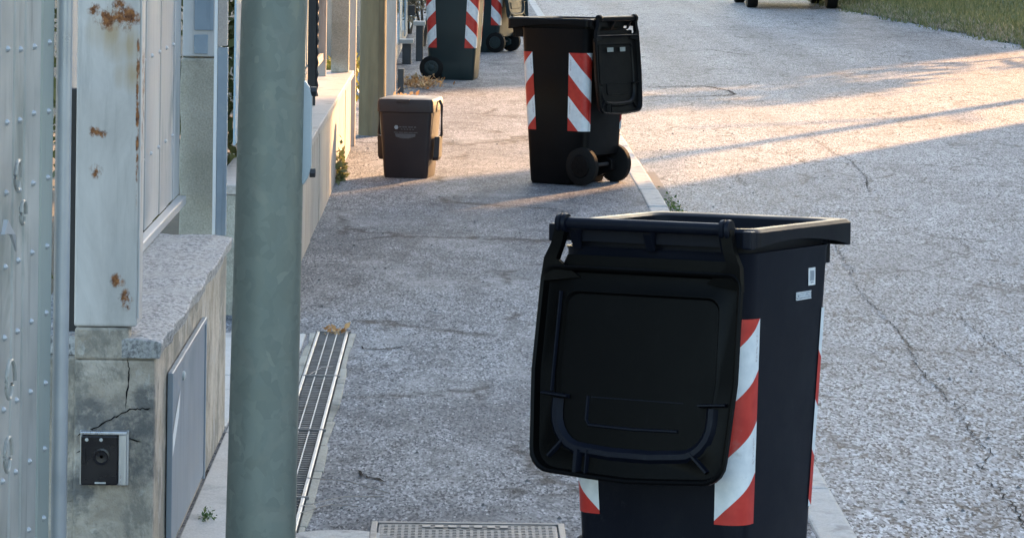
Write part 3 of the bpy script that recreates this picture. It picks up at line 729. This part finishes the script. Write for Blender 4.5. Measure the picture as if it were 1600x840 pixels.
# plastered front cheek stands a little proud
box('plaster_front', (-.098, .093, -.012, .002, 0, .556), 'pillar_concrete', wallA, .006)
box('plaster_head', (-.098, .0305, -.0115, .06, .5565, .632), 'pillar_concrete', wallA, .006)
cop = MB()
rd = random.Random(5); ny, nx = 26, 6; vsq = []
for iy in range(ny + 1):
    for ix in range(nx + 1):
        x0_ = .032 if iy == 0 else -.26; x = x0_ + (.112 - x0_) * ix / nx
        vsq.append((x + (rd.uniform(-.006, .006) if ix == nx else 0), -.016 + 2.35 * iy / ny + (rd.uniform(-.006, .002) if iy == 0 else 0), .606 + rd.uniform(-.005, .003) - (.008 if ix == nx else 0)))
top = len(vsq); fsq = [(iy * (nx + 1) + ix, iy * (nx + 1) + ix + 1, (iy + 1) * (nx + 1) + ix + 1, (iy + 1) * (nx + 1) + ix) for iy in range(ny) for ix in range(nx)]
low = [(v[0] - (.006 if i % (nx + 1) == nx else 0), v[1], .562) for i, v in enumerate(vsq)]
fsq += [(iy * (nx + 1) + nx, iy * (nx + 1) + nx + top, (iy + 1) * (nx + 1) + nx + top, (iy + 1) * (nx + 1) + nx) for iy in range(ny)]
fsq += [(ix, ix + 1, ix + 1 + top, ix + top) for ix in range(nx)]
fsq += [(ny * (nx + 1) + ix + 1, ny * (nx + 1) + ix, ny * (nx + 1) + ix + top, ny * (nx + 1) + ix + 1 + top) for ix in range(nx)]
fsq += [((iy + 1) * (nx + 1), (iy + 1) * (nx + 1) + top, iy * (nx + 1) + top, iy * (nx + 1)) for iy in range(ny)]
cop.add(vsq + low, fsq); cop.obj('coping', 'rough_coping', wallA, .004)
for pl in ([(-.09, .375), (-.05, .392), (0, .42), (.03, .437), (.06, .44), (.09, .445)], [(.028, .56), (.034, .52), (.028, .47), (.024, .435)], [(-.09, .335), (-.06, .345), (-.03, .35), (.01, .365), (.03, .37), (.07, .36)], [(-.07, .28), (-.03, .30), (0.02, .305)]):
    pts = []
    for a, b in zip(pl, pl[1:]):
        for q in range(5): pts.append((a[0] + (b[0] - a[0]) * q / 5 + rd.uniform(-.002, .002), -.0145, a[1] + (b[1] - a[1]) * q / 5 + rd.uniform(-.003, .003)))
    MB().ribbon(pts, .0035, (0, 1, 0)).obj('crack', 'crack_tar', wallA, fix=False)
spost = MB().box(-.074, .075, -.072, .068, .0, 2.3).obj('steel_post', 'rusty_paint', None, .006, seg=3); spost.location = (-.842, 7.685, .634)
tag(spost, 'pale painted square steel gate post with orange rust stains', 'post')
MB().box(.0755, .079, -.066, -.046, .02, 2.2).obj('corner_strip', 'gate_frame_paint', spost, .001)
# intercom
ic = empty('intercom', (-.838, 7.606, .325)); tag(ic, 'black intercom panel with steel surround set in the concrete pillar', 'intercom')
box('back_plate', (-.058, .058, -.008, -.001, -.064, .066), 'brushed_metal', ic, .002)
box('housing', (-.054, .034, -.024, -.008, -.062, .056), 'lens_black', ic, .004)
box('steel_cheek', (.035, .054, -.022, -.008, -.062, .058), 'brushed_metal', ic, .002)
box('steel_hood', (-.056, .056, -.030, -.008, .0585, .066), 'brushed_metal', ic, .002)
MB().loft([[(-.005 + r * math.cos(a), -.024 - d, .006 + r * math.sin(a)) for a in [2 * math.pi * k / 24 for k in range(24)]] for r, d in ((.020, 0), (.020, .004), (.016, .005), (.014, .001), (.004, .0))]).obj('camera_lens', 'lens_black', ic, 0, True)
for x in (-.040, -.006):
    MB().loft([[(x + r * math.cos(a), -.024 - d, .046 + r * math.sin(a)) for a in [2 * math.pi * k / 12 for k in range(12)]] for r, d in ((.0042, 0), (.0042, .003), (.002, .004))]).obj('screw', 'plate_metal', ic, 0, True)
box('name_strip', (-.02, .006, -.0252, -.024, -.058, -.054), 'plate_metal', ic, 0)
box('call_button', (-.050, -.042, -.027, -.024, -.01, .025), 'lens_black', ic, .001)
# cabinet door on the pavement side of the wall
cd = empty('cabinet_door', (-.719, 7.82, 0)); tag(cd, 'grey blue metal cabinet door in the side of the concrete wall', 'cabinet door')
box('door_leaf', (0, .010, .115, 1.12, .04, .462), 'door_paint', cd, .004)
for b in ((0, .014, .095, .112, .03, .48), (0, .014, 1.123, 1.14, .03, .48), (0, .014, .1125, 1.1225, .4645, .48)): box('door_frame', b, 'door_paint', cd, .002)
lk = MB().lathe_x((.010, .42, .425), [(0, .012), (.004, .012), (.008, .006)], 16).obj('lock', 'plate_metal', cd, 0, True)
MB().add([(.0115, .10, .275), (.0115, .14, .265), (.0115, .30, .34), (.0115, .34, .40), (.0115, .22, .36), (.0115, .12, .31)], [(0, 1, 2, 3, 4, 5)]).obj('torn_sticker', 'white_sticker', cd, fix=False)

# ------------------------------------------------------------------ sheet-metal gate (left edge)
ga = empty('metal_gate', (-.928, 7.50, 0), math.atan2(.105, 1) * -1); tag(ga, 'riveted sheet metal gate with vertical boards at the left edge', 'gate')
# local -y runs towards the camera along the gate
slats = None; yy = -.036; rv = None
rd = random.Random(11)
MB().tube([(0, -.018, .03), (0, -.018, 2.3)], .0185, 14).obj('frame_tube', 'gate_frame_paint', ga, 0, True)
while yy > -1.25:
    wd = rd.choice((.10, .13, .16)); dx = rd.choice((-.012, -.004, -.018))
    if slats is None: pass
    MB().loft([[(dx - .010, yy - wd, .05), (dx, yy - wd + .010, .05), (dx, yy - .010, .05), (dx - .010, yy, .05)], [(dx - .010, yy - wd, 2.25), (dx, yy - wd + .010, 2.25), (dx, yy - .010, 2.25), (dx - .010, yy, 2.25)]], False, False, closed=False).obj('board', rd.choice(('gate_sheet', 'gate_sheet_green')), ga, fix=False)
    for q in range(9):
        z = .22 + q * .157 + rd.uniform(-.004, .004)
        if rv is None:
            rv = MB().lathe_x((0, 0, 0), [(0, .0075), (.004, .0065), (.008, .0025)], 8).obj('rivet', 'gate_frame_paint', ga, 0, True); o = rv
        else:
            o = rv.copy(); col.objects.link(o)
        o.parent = ga; o.location = (dx, yy - wd * .5, z)
    yy -= wd
box('backing_sheet', (-.034, -.030, -1.3, -.035, .04, 2.26), 'gate_sheet', ga, 0)
for z in (.12, 1.2, 2.1): box('gate_rail', (-.07, -.036, -1.3, -.03, z, z + .04), 'gate_frame_paint', ga, .003)
def scroll(cy, cz, r0, turns, name='scroll'):
    pts = []
    for q in range(22):
        a = q / 21 * turns * 2 * math.pi; r = r0 * (1 - .6 * q / 21); pts.append((.012, cy + r * math.cos(a), cz + r * 1.3 * math.sin(a)))
    MB().tube(pts, .0045, 6).obj(name, 'gate_sheet', ga, 0, True)
scroll(-.50, 1.04, .035, .95); scroll(-.45, .955, .028, .95); scroll(-.55, .60, .045, 1); scroll(-.56, .44, .04, 1)
MB().loft([[(.006, -.62, .93), (.014, -.62, .93), (.014, -.60, .93), (.006, -.60, .93)], [(.006, -.60, .96), (.016, -.60, .96), (.016, -.53, .92), (.006, -.53, .92)], [(.006, -.50, .885), (.010, -.50, .885), (.010, -.495, .88), (.006, -.495, .88)]]).obj('iron_leaf', 'gate_frame_paint', ga, 0, True)
gp = MB().box(-.03, .03, -.02, .02, 0, 1.19).obj('shadow_gap_strip', 'dark_steel', None, .004); gp.location = (-.945, 7.78, 0); tag(gp, 'dark strip added for the shadow gap between gate and rusty post', 'post')  # black strip stands in for the shadow gap beside the gate

# ------------------------------------------------------------------ fence on the near wall
fn = empty('sheet_fence', (-.955, 7.80, .612)); tag(fn, 'pale grey sheet metal fence panel standing on the rough coping', 'fence')
yy = 0.0; rd = random.Random(4); q = 0
while yy < 3.0:
    wd = .24 + rd.uniform(-.02, .02); dx = -.003 if q % 2 else 0
    MB().box(dx - .004, dx, yy + .0005, yy + wd + (.008 if q % 2 else -.0005), .03, 1.8).obj('sheet', 'fence_sheet', fn, .001); yy += wd; q += 1
for q in range(12):
    for z in (.25, .55, .85):
        o = rv.copy(); col.objects.link(o); o.parent = fn; o.location = (.0, .12 + q * .24, z)
box('bottom_rail', (.001, .030, 0, 3.0, .0, .030), 'gate_frame_paint', fn, .004)
box('mid_rail', (-.05, -.012, 0, 3.0, .9, .94), 'fence_sheet', fn, .003)
for s0, z0 in ((.25, .34), (.25, .17)):
    pass
box('hinge_plate', (.001, .05, .02, .34, .345, .352), 'gate_frame_paint', fn, .002)
MB().loft([[(.001, .33, .43), (.010, .33, .43), (.010, .47, .43), (.001, .47, .43)], [(.001, .38, .62), (.008, .38, .62), (.008, .40, .62), (.001, .40, .62)]]).obj('spear_ornament', 'dark_steel', fn, .001)
box('latch', (.001, .012, .36, .44, .64, .665), 'plate_metal', fn, .002)
for yv in (.28, .50): box('latch_bar', (.001, .008, yv, yv + .02, .66, .74), 'plate_metal', fn, .001)
cpst = MB().loft([[(a + random.uniform(-.003, .003), b, z) for a, b in ((-.085, -.05), (.052, -.05), (.052, .05), (-.085, .05))] for z in [0 + .08 * i for i in range(9)]]).obj('concrete_post', 'mossy_concrete', None, .008)
cpst.location = (-.872, 10.95, .46); tag(cpst, 'rough mossy concrete post at the far end of the pale sheet fence', 'post')
pn = empty('meter_box', (-.878, 10.95, 1.105)); tag(pn, 'pale grey metal box fixed above the mossy concrete post', 'metal box')
box('box_body', (-.075, .048, -.045, .06, 0, .75), 'fence_sheet', pn, .004)
for b in ((-.035, .012, -.052, -.046, .01, .075), (-.035, .030, -.052, -.046, .09, .26), (-.035, .03, -.052, -.046, .275, .5)): box('box_panel', b, 'post_paint_blue', pn, .002)
box('box_hinge_strip', (.0485, .056, -.04, .03, 0, .75), 'post_paint_grey', pn, .001)
bp = empty('frame_post', (-.758, 10.15, .60)); tag(bp, 'blue grey steel gate frame post between coping and green hedge', 'post')
o = MB().box(-.016, .016, -.02, .02, -.02, .575).obj('lower_post', 'post_paint_blue', bp, .002); MB().box(-.027, -.0165, -.02, .02, -.02, 1.6).obj('white_strip', 'white_sticker', bp, .001)
MB().box(-.016, .014, -.02, .02, .58, 1.7).obj('upper_post', 'coping_stone', bp, .002)

apr = kind(empty('entrance_apron', (-.9, 10, 0)), 'structure')
for b in ((.186, .325, -1.8, -.16), (.186, .325, -.145, 1.0), (.186, .325, 1.015, 2.05), (-.35, .180, -.04, 1.0), (-.35, .180, 1.015, 2.05)): box('slab', (*b, -.03, .008), 'concrete_apron', apr, .004)

# hedge and bushes inside the garden
def bush(name, loc, rx, ry, h, n, size, mat, label, cat, seed, z0=0.0, stem=True, group=None):
    t = empty(name, loc); tag(t, label, cat, group); rd = random.Random(seed)
    cl = [(rd.uniform(-.75, .75) * rx, rd.uniform(-.75, .75) * ry, z0 + h * rd.uniform(.12, .9), rd.uniform(.22, .42)) for _ in range(16)]
    def f(r):
        c = r.choice(cl); d = Vector((r.gauss(0, 1), r.gauss(0, 1), r.gauss(0, 1))).normalized() * r.uniform(.55, 1) * c[3]
        return (max(-rx, min(rx, c[0] + d.x * rx * 1.3)), max(-ry, min(ry, c[1] + d.y * ry * 1.3)), max(.02, c[2] + d.z * h * .6))
    leaves(n, f, size, rd).obj('foliage', mat, t, fix=False)
    if stem:
        for q in range(4):
            a = rd.uniform(0, 6.28); MB().tube([(0, 0, -.05), (math.cos(a) * rx * .2, math.sin(a) * ry * .2, h * .4), (math.cos(a) * rx * .5, math.sin(a) * ry * .5, h * .8)], [.02, .014, .006], 6).obj('stem', 'bark', t)
    return t
bush('garden_hedge', (-1.40, 14.0, 0), .62, 1.2, 2.6, 18000, .07, 'leaf_hedge', 'tall leafy hedge glimpsed between steel frame post and thick galvanised pole', 'hedge', 21, z0=.35)
bush('garden_shrub', (-1.55, 9.0, 0), .40, .9, 2.2, 3500, .06, 'leaf_hedge', 'leafy shrub glimpsed in the slit beside the rusty steel post', 'shrub', 22)

# ------------------------------------------------------------------ second wall with coping, its fence and pillar
wb = empty('rendered_wall', (-.715, 12.6, 0)); tag(wb, 'low rendered garden wall with pale flat coping beside the pavement', 'wall')
Yw = 8.10
n = 9
for q in range(n):
    a, b = Yw * q / n, Yw * (q + 1) / n
    box('wall_panel', (-.24, random.uniform(-.004, .001), a + .006, b - .006, -.02, .472), 'render_wall', wb, .004)
box('wall_core', (-.23, -.012, 0.005, Yw - .008, -.02, .471), 'mossy_concrete', wb, 0)
for q in range(8):
    a, b = Yw * q / 8, Yw * (q + 1) / 8
    box('coping_stone', (-.27, .018, a + .002, b - .002, .473, .512), 'coping_stone', wb, .005)
fb = empty('garden_fence', (-.90, 12.7, .512)); tag(fb, 'grey steel garden fence standing on the rendered wall', 'fence')
for yv, mt, wd in ((5.95, 'post_paint_grey', .055), (7.3, 'timber_post', .05), (2.0, 'post_paint_grey', .055), (4.0, 'post_paint_grey', .055)):
    box('fence_post', (.0, wd, yv, yv + .05, 0, 1.7), mt, fb, .003)
for z in (.10, .9, 1.5): box('fence_rail', (.012, .034, .1, 7.75, z, z + .045), 'timber_post', fb, .002)
yy = .1
while yy < 7.7:
    box('fence_sheet', (-.012, -.004, yy, yy + .30, .14, 1.75), 'fence_far_paint' if yy < 6 else 'timber_post', fb, .002); yy += .305
dpo = box('chain_post', (-.02, .022, -.02, .02, 0, 1.7), 'dark_steel', None, .002); dpo.location = (-.812, 17.3, .512); tag(dpo, 'thin black upright on the rendered wall next to the galvanised pole', 'post')
MB().tube([(.026, -.01, .05 + .03 * q) if q % 2 else (.030, -.01, .05 + .03 * q) for q in range(20)], [.006 if q % 2 else .010 for q in range(20)], 6).obj('chain', 'dark_steel', dpo)
cpl = empty('concrete_pillar', (-.782, 20.5, .512)); tag(cpl, 'grey streaked concrete pillar on the end of the rendered wall', 'pillar')
box('shaft', (-.055, .058, -.06, .06, 0, 1.8), 'mossy_concrete', cpl, .006)
# board added to stand for the sunlit edge of the pillar and wall end
rb = box('sunlit_edge_strip', (-.02, .02, -.05, .05, 0, 2.2), 'timber_post', None, .004); rb.location = (-.716, 21.0, 0); tag(rb, 'narrow pale board added for the sunlit edge left of the wooden pole', 'post')
wp = empty('wooden_pole', (-.612, 21.95, 0)); tag(wp, 'weathered olive brown wooden utility pole at the pavement edge', 'pole')
loops = []
rd = random.Random(8)
off = [rd.uniform(-.004, .004) for _ in range(28)]
for z in (0, .3, .8, 1.5, 3, 7): loops.append([((.093 - .0045 * z + off[k]) * math.cos(2 * math.pi * k / 28), (.093 - .0045 * z + off[k]) * math.sin(2 * math.pi * k / 28), z) for k in range(28)])
MB().loft(loops).obj('shaft', 'wood_pole_bark', wp, 0, True)
cs = box('timber_slab', (-.04, .04, -.05, .05, 0, 2.0), 'timber_post', None, .006); cs.location = (-.555, 25.0, 0); tag(cs, 'pale upright timber slab right behind the wooden pole', 'post')
# fence running on, with dark gate piers
ff = empty('blue_fence', (-.70, 26.0, 0)); tag(ff, 'blue grey sheet fence running on behind the wooden pole', 'fence')
yy = 0; rd = random.Random(12); q = 0
while yy < 15:
    wd = .62; dx = (0, -.015, .008)[q % 3]
    box('fence_sheet', (dx + .02 + yy * .011, dx + .032 + yy * .011, yy, yy + wd - .01, .18, 2.0), 'fence_far_paint', ff, .002); yy += wd; q += 1
box('fence_plinth', (-.05, .06, 0, 15, 0, .16), 'concrete_apron', ff, .004)
def pier(loc, wx, wy, h, cap, label):
    t = empty('gate_pier', loc); tag(t, label, 'pier', 'dark low piers along the far fence')
    box('shaft', (-wx / 2, wx / 2, -wy / 2, wy / 2, 0, h), 'pier_dark', t, .004)
    if cap: box('cap', (-wx / 2 - .03, wx / 2 + .02, -wy / 2 - .02, wy / 2 + .02, h, h + .04), 'concrete_apron', t, .004)
pier((-.505, 26.6, 0), .05, .12, .20, False, 'shortest dark pier by the pavement behind the brown caddy')
pier((-.535, 31.0, 0), .085, .2, .20, True, 'dark squat pier with pale cap below the blue fence')
pier((-.42, 31.6, 0), .07, .2, .35, True, 'tallest dark pier with pale cap left of the dry shrub')
mb = box('mail_slot_box', (-.035, .035, -.03, .03, 0, .1), 'dark_steel', None, .004); mb.location = (-.50, 31.5, .45); tag(mb, 'small black box on the blue fence above the capped piers', 'box')
bush('dry_shrub', (-.42, 34.5, 0), .28, .5, .75, 1800, .06, 'dry_shrub', 'pale dried shrub between the blue fence and the green bin', 'shrub', 31, z0=.2)
bush('green_shrub', (-.62, 37.5, 0), .4, .8, 1.2, 2200, .07, 'leaf_green', 'green shrub behind the pale dried shrub at the top edge', 'shrub', 33, z0=.3)
bush('sunlit_plant', (-.86, 22.3, 0), .17, .4, .42, 900, .05, 'leaf_yellow', 'low yellow green plant in sunlight between wall end and wooden pole', 'plant', 34, z0=.1)

# weeds, dry leaves, litter
def weeds(name, loc, rx, ry, h, n, size, mat, label, cat, seed):
    rd = random.Random(seed)
    o = leaves(n, lambda r: (r.gauss(0, .45) * rx, r.gauss(0, .45) * ry, abs(r.gauss(0, .5)) * h), size, rd).obj(name, mat, None, fix=False); o.location = loc
    kind(o, 'stuff'); o['label'] = label; o['category'] = cat; return o
weeds('gutter_weeds', (1.165, 16.9, ROADZ + .01), .035, 1.1, .03, 420, .02, 'weed_leaf', 'green weeds growing in the gutter along the kerb', 'weeds', 1)
weeds('gutter_weed_tuft', (1.22, 16.55, ROADZ + .01), .07, .14, .035, 260, .022, 'weed_leaf', 'denser tuft of weeds spilling from the gutter onto the road', 'weeds', 2)
weeds('wall_weeds', (-.70, 18.6, 0), .02, .35, .14, 160, .05, 'grass_blade', 'thin grass tuft growing at the foot of the rendered wall', 'weeds', 3)
weeds('pillar_weeds', (-.665, 8.5, .010), .025, .08, .012, 60, .014, 'weed_leaf', 'tiny green weeds at the foot of the thick pole', 'weeds', 4)
weeds('dry_leaves', (-.36, 27.6, .01), .17, .55, .035, 650, .04, 'dry_leaf', 'heap of dry orange leaves behind the brown caddy', 'dry leaves', 5)
weeds('dry_leaf_drift', (-.44, 24.6, .01), .16, .5, .06, 500, .055, 'dry_leaf', 'drift of dry leaves at the foot of the timber slab', 'dry leaves', 6)
weeds('drain_leaves', (-.46, 12.08, .01), .06, .05, .012, 34, .035, 'dry_leaf', 'few dry leaves caught at the end of the drain channel', 'dry leaves', 7)
lit = MB(); rd = random.Random(9)
for q in range(150):
    Y = 8 + 14 * rd.random() ** 1.5; x = rd.uniform(-.65, .95); s = rd.uniform(.003, .008)
    lit.add([(x - s, Y - s, .001), (x + s, Y - s * .6, .001), (x + s * .8, Y + s, .001), (x - s * .7, Y + s, .001), (x, Y, s * 1.1)], [(0, 1, 4), (1, 2, 4), (2, 3, 4), (3, 0, 4)])
for q in range(180):
    Y = 8 + 16 * rd.random() ** 1.5; x = rd.uniform(1.25, 4.0); s = rd.uniform(.003, .009); z = ROADZ
    lit.add([(x - s, Y - s, z), (x + s, Y - s * .6, z), (x + s * .8, Y + s, z), (x - s * .7, Y + s, z), (x, Y, z + s * 1.1)], [(0, 1, 4), (1, 2, 4), (2, 3, 4), (3, 0, 4)])
kind(lit.obj('grit', 'gutter_dirt'), 'stuff')['label'] = 'loose dark grit scattered over pavement and road'
tw = MB()
for (a, b), (c_, d_) in (((470, 745), (610, 770)), ((470, 790), (600, 775)), ((483, 585), (520, 572)), ((470, 800), (560, 790))):
    A, B = px(a, b, .012), px(c_, d_, .012); mid = (A + B) / 2 + Vector((.0, .05, .004)); tw.tube([A, mid, B], .0014, 5)
kind(tw.obj('dry_twigs', 'timber_post'), 'stuff')['label'] = 'pale dry stalks lying across the drain channel'

# ------------------------------------------------------------------ verge grass, trees, car
rd = random.Random(14); gv = []; gf = []
for q in range(26000):
    Y = rd.uniform(35, 60); x = vx(Y) + (.04 + abs(rd.gauss(0, 1)) * 1.6 if q % 9 else rd.gauss(.0, .10 + .08 * math.sin(Y * 2.3))); h = rd.uniform(.03, .10); a = rd.uniform(0, 6.28)
    z = ROADZ + .01 + .075 * min((x - vx(Y)) / .5, 1); wd = .012
    o = len(gv); gv += [(x - wd * math.cos(a), Y - wd * math.sin(a), z), (x + wd * math.cos(a), Y + wd * math.sin(a), z), (x + rd.gauss(0, .025), Y + rd.gauss(0, .025), z + h)]
    gf.append((o, o + 1, o + 2))
dv = []; df = []
for q in range(7000):
    Y = rd.uniform(35, 60); x = vx(Y) - .05 + abs(rd.gauss(0, .28)); h = rd.uniform(.02, .07); a = rd.uniform(0, 6.28); wd = .014
    z = ROADZ + .01 + .075 * min(max((x - vx(Y)) / .5, 0), 1)
    o = len(dv); dv += [(x - wd * math.cos(a), Y - wd * math.sin(a), z), (x + wd * math.cos(a), Y + wd * math.sin(a), z), (x + rd.gauss(0, .04), Y + rd.gauss(0, .04), z + h)]; df.append((o, o + 1, o + 2))
kind(MB().add(dv, df).obj('dry_grass', 'dry_shrub', fix=False), 'stuff')['label'] = 'dry brown grass along the road edge of the verge'
kind(MB().add(gv, gf).obj('grass', 'grass_blade', fix=False), 'stuff')['label'] = 'short green grass on the verge across the road'
def tree(loc, h, cr, cz, n, size, label, seed, mat='leaf_green', tr=.18, cx=0., name='tree', group='trees across the road'):
    t = empty(name, loc); tag(t, label, 'tree', group); rd = random.Random(seed)
    tp = [(0, 0, -.2), (rd.uniform(-.1, .1), rd.uniform(-.1, .1), h * .25), (rd.uniform(-.2, .2), rd.uniform(-.2, .2), h * .55), (0, 0, h * .85)]
    m = MB().tube(tp, [tr * 1.35, tr, tr * .7, tr * .2], 12)
    for q in range(9):
        a = q * 2.4; zz = h * rd.uniform(.3, .7); m.tube([(0, 0, zz), (math.cos(a) * cr * .45, math.sin(a) * cr * .45, zz + cr * .25), (math.cos(a) * cr * .8, math.sin(a) * cr * .8, zz + cr * .4)], [tr * .4, tr * .25, .02], 7)
    m.obj('trunk', 'bark', t, 0, True)
    cl = []
    for _ in range(26):
        d = Vector((rd.gauss(0, 1), rd.gauss(0, 1), rd.gauss(0, 1))).normalized() * rd.uniform(.35, .95); cl.append((cx + d.x * cr, d.y * cr, cz + d.z * (h - cz), rd.uniform(.25, .45) * cr))
    def f(r):
        c = r.choice(cl); d = Vector((r.gauss(0, 1), r.gauss(0, 1), r.gauss(0, 1))).normalized() * c[3] * r.uniform(.2, 1)
        return (c[0] + d.x, c[1] + d.y, c[2] + d.z)
    leaves(n, f, size, rd, .7).obj('crown', mat, t, fix=False)
    return t
tree((6.75, 50.3, .05), 7, 2.6, 4.4, 7000, .22, 'tree trunk rising from the grass at the upper right edge', 41, tr=.2)

def make_car():
    t = empty('parked_car', (5.02, 48.3, ROADZ), R(0)); tag(t, 'small car on the far road, only its wheels and underside in view', 'car')
    W = .68
    prof = [(0, .30, .62), (.05, .24, .72), (.35, .24, .80), (.9, .24, .88), (1.25, .24, .92), (2.6, .24, .95), (3.1, .24, .92), (3.35, .28, .75), (3.4, .34, .6)]
    loops = [[(-W, y_, a), (W, y_, a), (W * 1.0, y_, (a + b) / 2), (W * .94, y_, b), (-W * .94, y_, b), (-W, y_, (a + b) / 2)] for y_, a, b in prof]
    MB().loft(loops).obj('body', 'car_paint', t, .02)
    MB().loft([[(-W * .90, .55, .87), (W * .90, .55, .87), (W * .92, 2.85, .94), (-W * .92, 2.85, .94)], [(-W * .76, 1.0, 1.38), (W * .76, 1.0, 1.38), (W * .78, 2.35, 1.42), (-W * .78, 2.35, 1.42)]]).obj('cabin_glass', 'glass_dark', t, .02)
    box('roof', (-W * .77, W * .77, .98, 2.37, 1.40, 1.45), 'car_paint', t, .02)
    for s in (-1, 1):
        box('tail_lamp', (s * W * .8 - .08, s * W * .8 + .08, -.02, .05, .55, .68), 'lamp_glass', t, .01)
        for yq in (.55, 2.75):
            wh = MB().lathe_x((s * (W - .075), yq, .285), [(-.085, .2), (-.08, .27), (-.06, .285), (.06, .285), (.08, .27), (.085, .2)], 28).obj('wheel', 'rubber', t, 0, True)
            MB().lathe_x((s * (W - .07), yq, .285), [(-.088, .02), (-.086, .17), (.086, .17), (.088, .02)], 20).obj('rim', 'plate_metal', wh, 0, True)
    box('number_plate', (-.24, .24, -.015, .0, .36, .46), 'white_print', t, .002)
make_car()

# ------------------------------------------------------------------ unseen houses and trees across the road, placed to shade the street
def house(loc, wx, wy, h, label):
    t = empty('house', loc); tag(t, label, 'house', 'unseen houses across the road that shade the street')
    box('wall', (0, wx, 0, wy, -.2, h), 'house_plaster', t, .01)
    MB().loft([[(-.4, -.4, h), (wx + .4, -.4, h), (wx + .4, wy + .4, h), (-.4, wy + .4, h)], [(wx * .45, .2, h + 1.6), (wx * .55, .2, h + 1.6), (wx * .55, wy - .2, h + 1.6), (wx * .45, wy - .2, h + 1.6)]]).obj('roof', 'roof_tile', t)
    for zz in (1.0, 3.9):
        for q in range(int(wy // 3.2)):
            y_ = 1.2 + q * 3.2
            f = box('window', (-.04, -.002, y_, y_ + 1.1, zz, zz + 1.4), 'fence_sheet', t, .005)
            box('pane', (-.052, -.041, y_ + .08, y_ + 1.02, zz + .08, zz + 1.32), 'glass_dark', f, 0)
# a house corner at (10, 34.3): its shadow's edge crosses the road just behind the second bin
house((10.3, 12.0, 0), 8, 23.6, 7.6, 'unseen long plastered house with tiled roof, placed across the road to shade the street')
house((12.5, 64.0, 0), 9, 30, 9.0, 'unseen tall plastered house further up across the road, placed for shade')
def ground_to(gx, gy, t): return (gx + math.sin(SUN_AZ) * t, gy + math.cos(SUN_AZ) * t)
# unseen street trees on the far side; the gap between them lets the low sun through
for i, (gx, gy, t, h, cr, cz, n) in enumerate([
    (-.4, 29.7, 21, 8.5, 1.8, 4.8, 9000), (-.4, 36.5, 22, 9, 2.2, 5.0, 9000), (-.4, 41, 23, 9.5, 2.6, 5.2, 9000), (-.4, 46, 24, 10, 2.8, 5.2, 9000), (-.4, 51, 24, 10, 3, 5.2, 9000)]):
    X, Y = ground_to(gx, gy, t)
    tree((X, Y, 0), h, cr, cz, n, .26, 'unseen shade tree across the road, number %s in the row beyond the house' % ('one', 'two', 'three', 'four', 'five')[i], 60 + i, tr=.16)

X, Y = ground_to(1.115, 20.65, 20.0)
tree((X, Y, 0), 9.6, 1.2, 7.15, 18000, .24, 'unseen tree added beside the long plastered house to shade the pavement', 70, tr=.10, cx=.75)  # unseen tree; crown and trunk shaped for their shadows on pavement and road

tree((8.9, 39.9, 0), 4.2, 1.15, 2.6, 1500, .16, 'unseen thin tree added by the verge to dapple the sunlit road', 77, tr=.04)  # unseen tree added for dappled shade on the far sunlit road
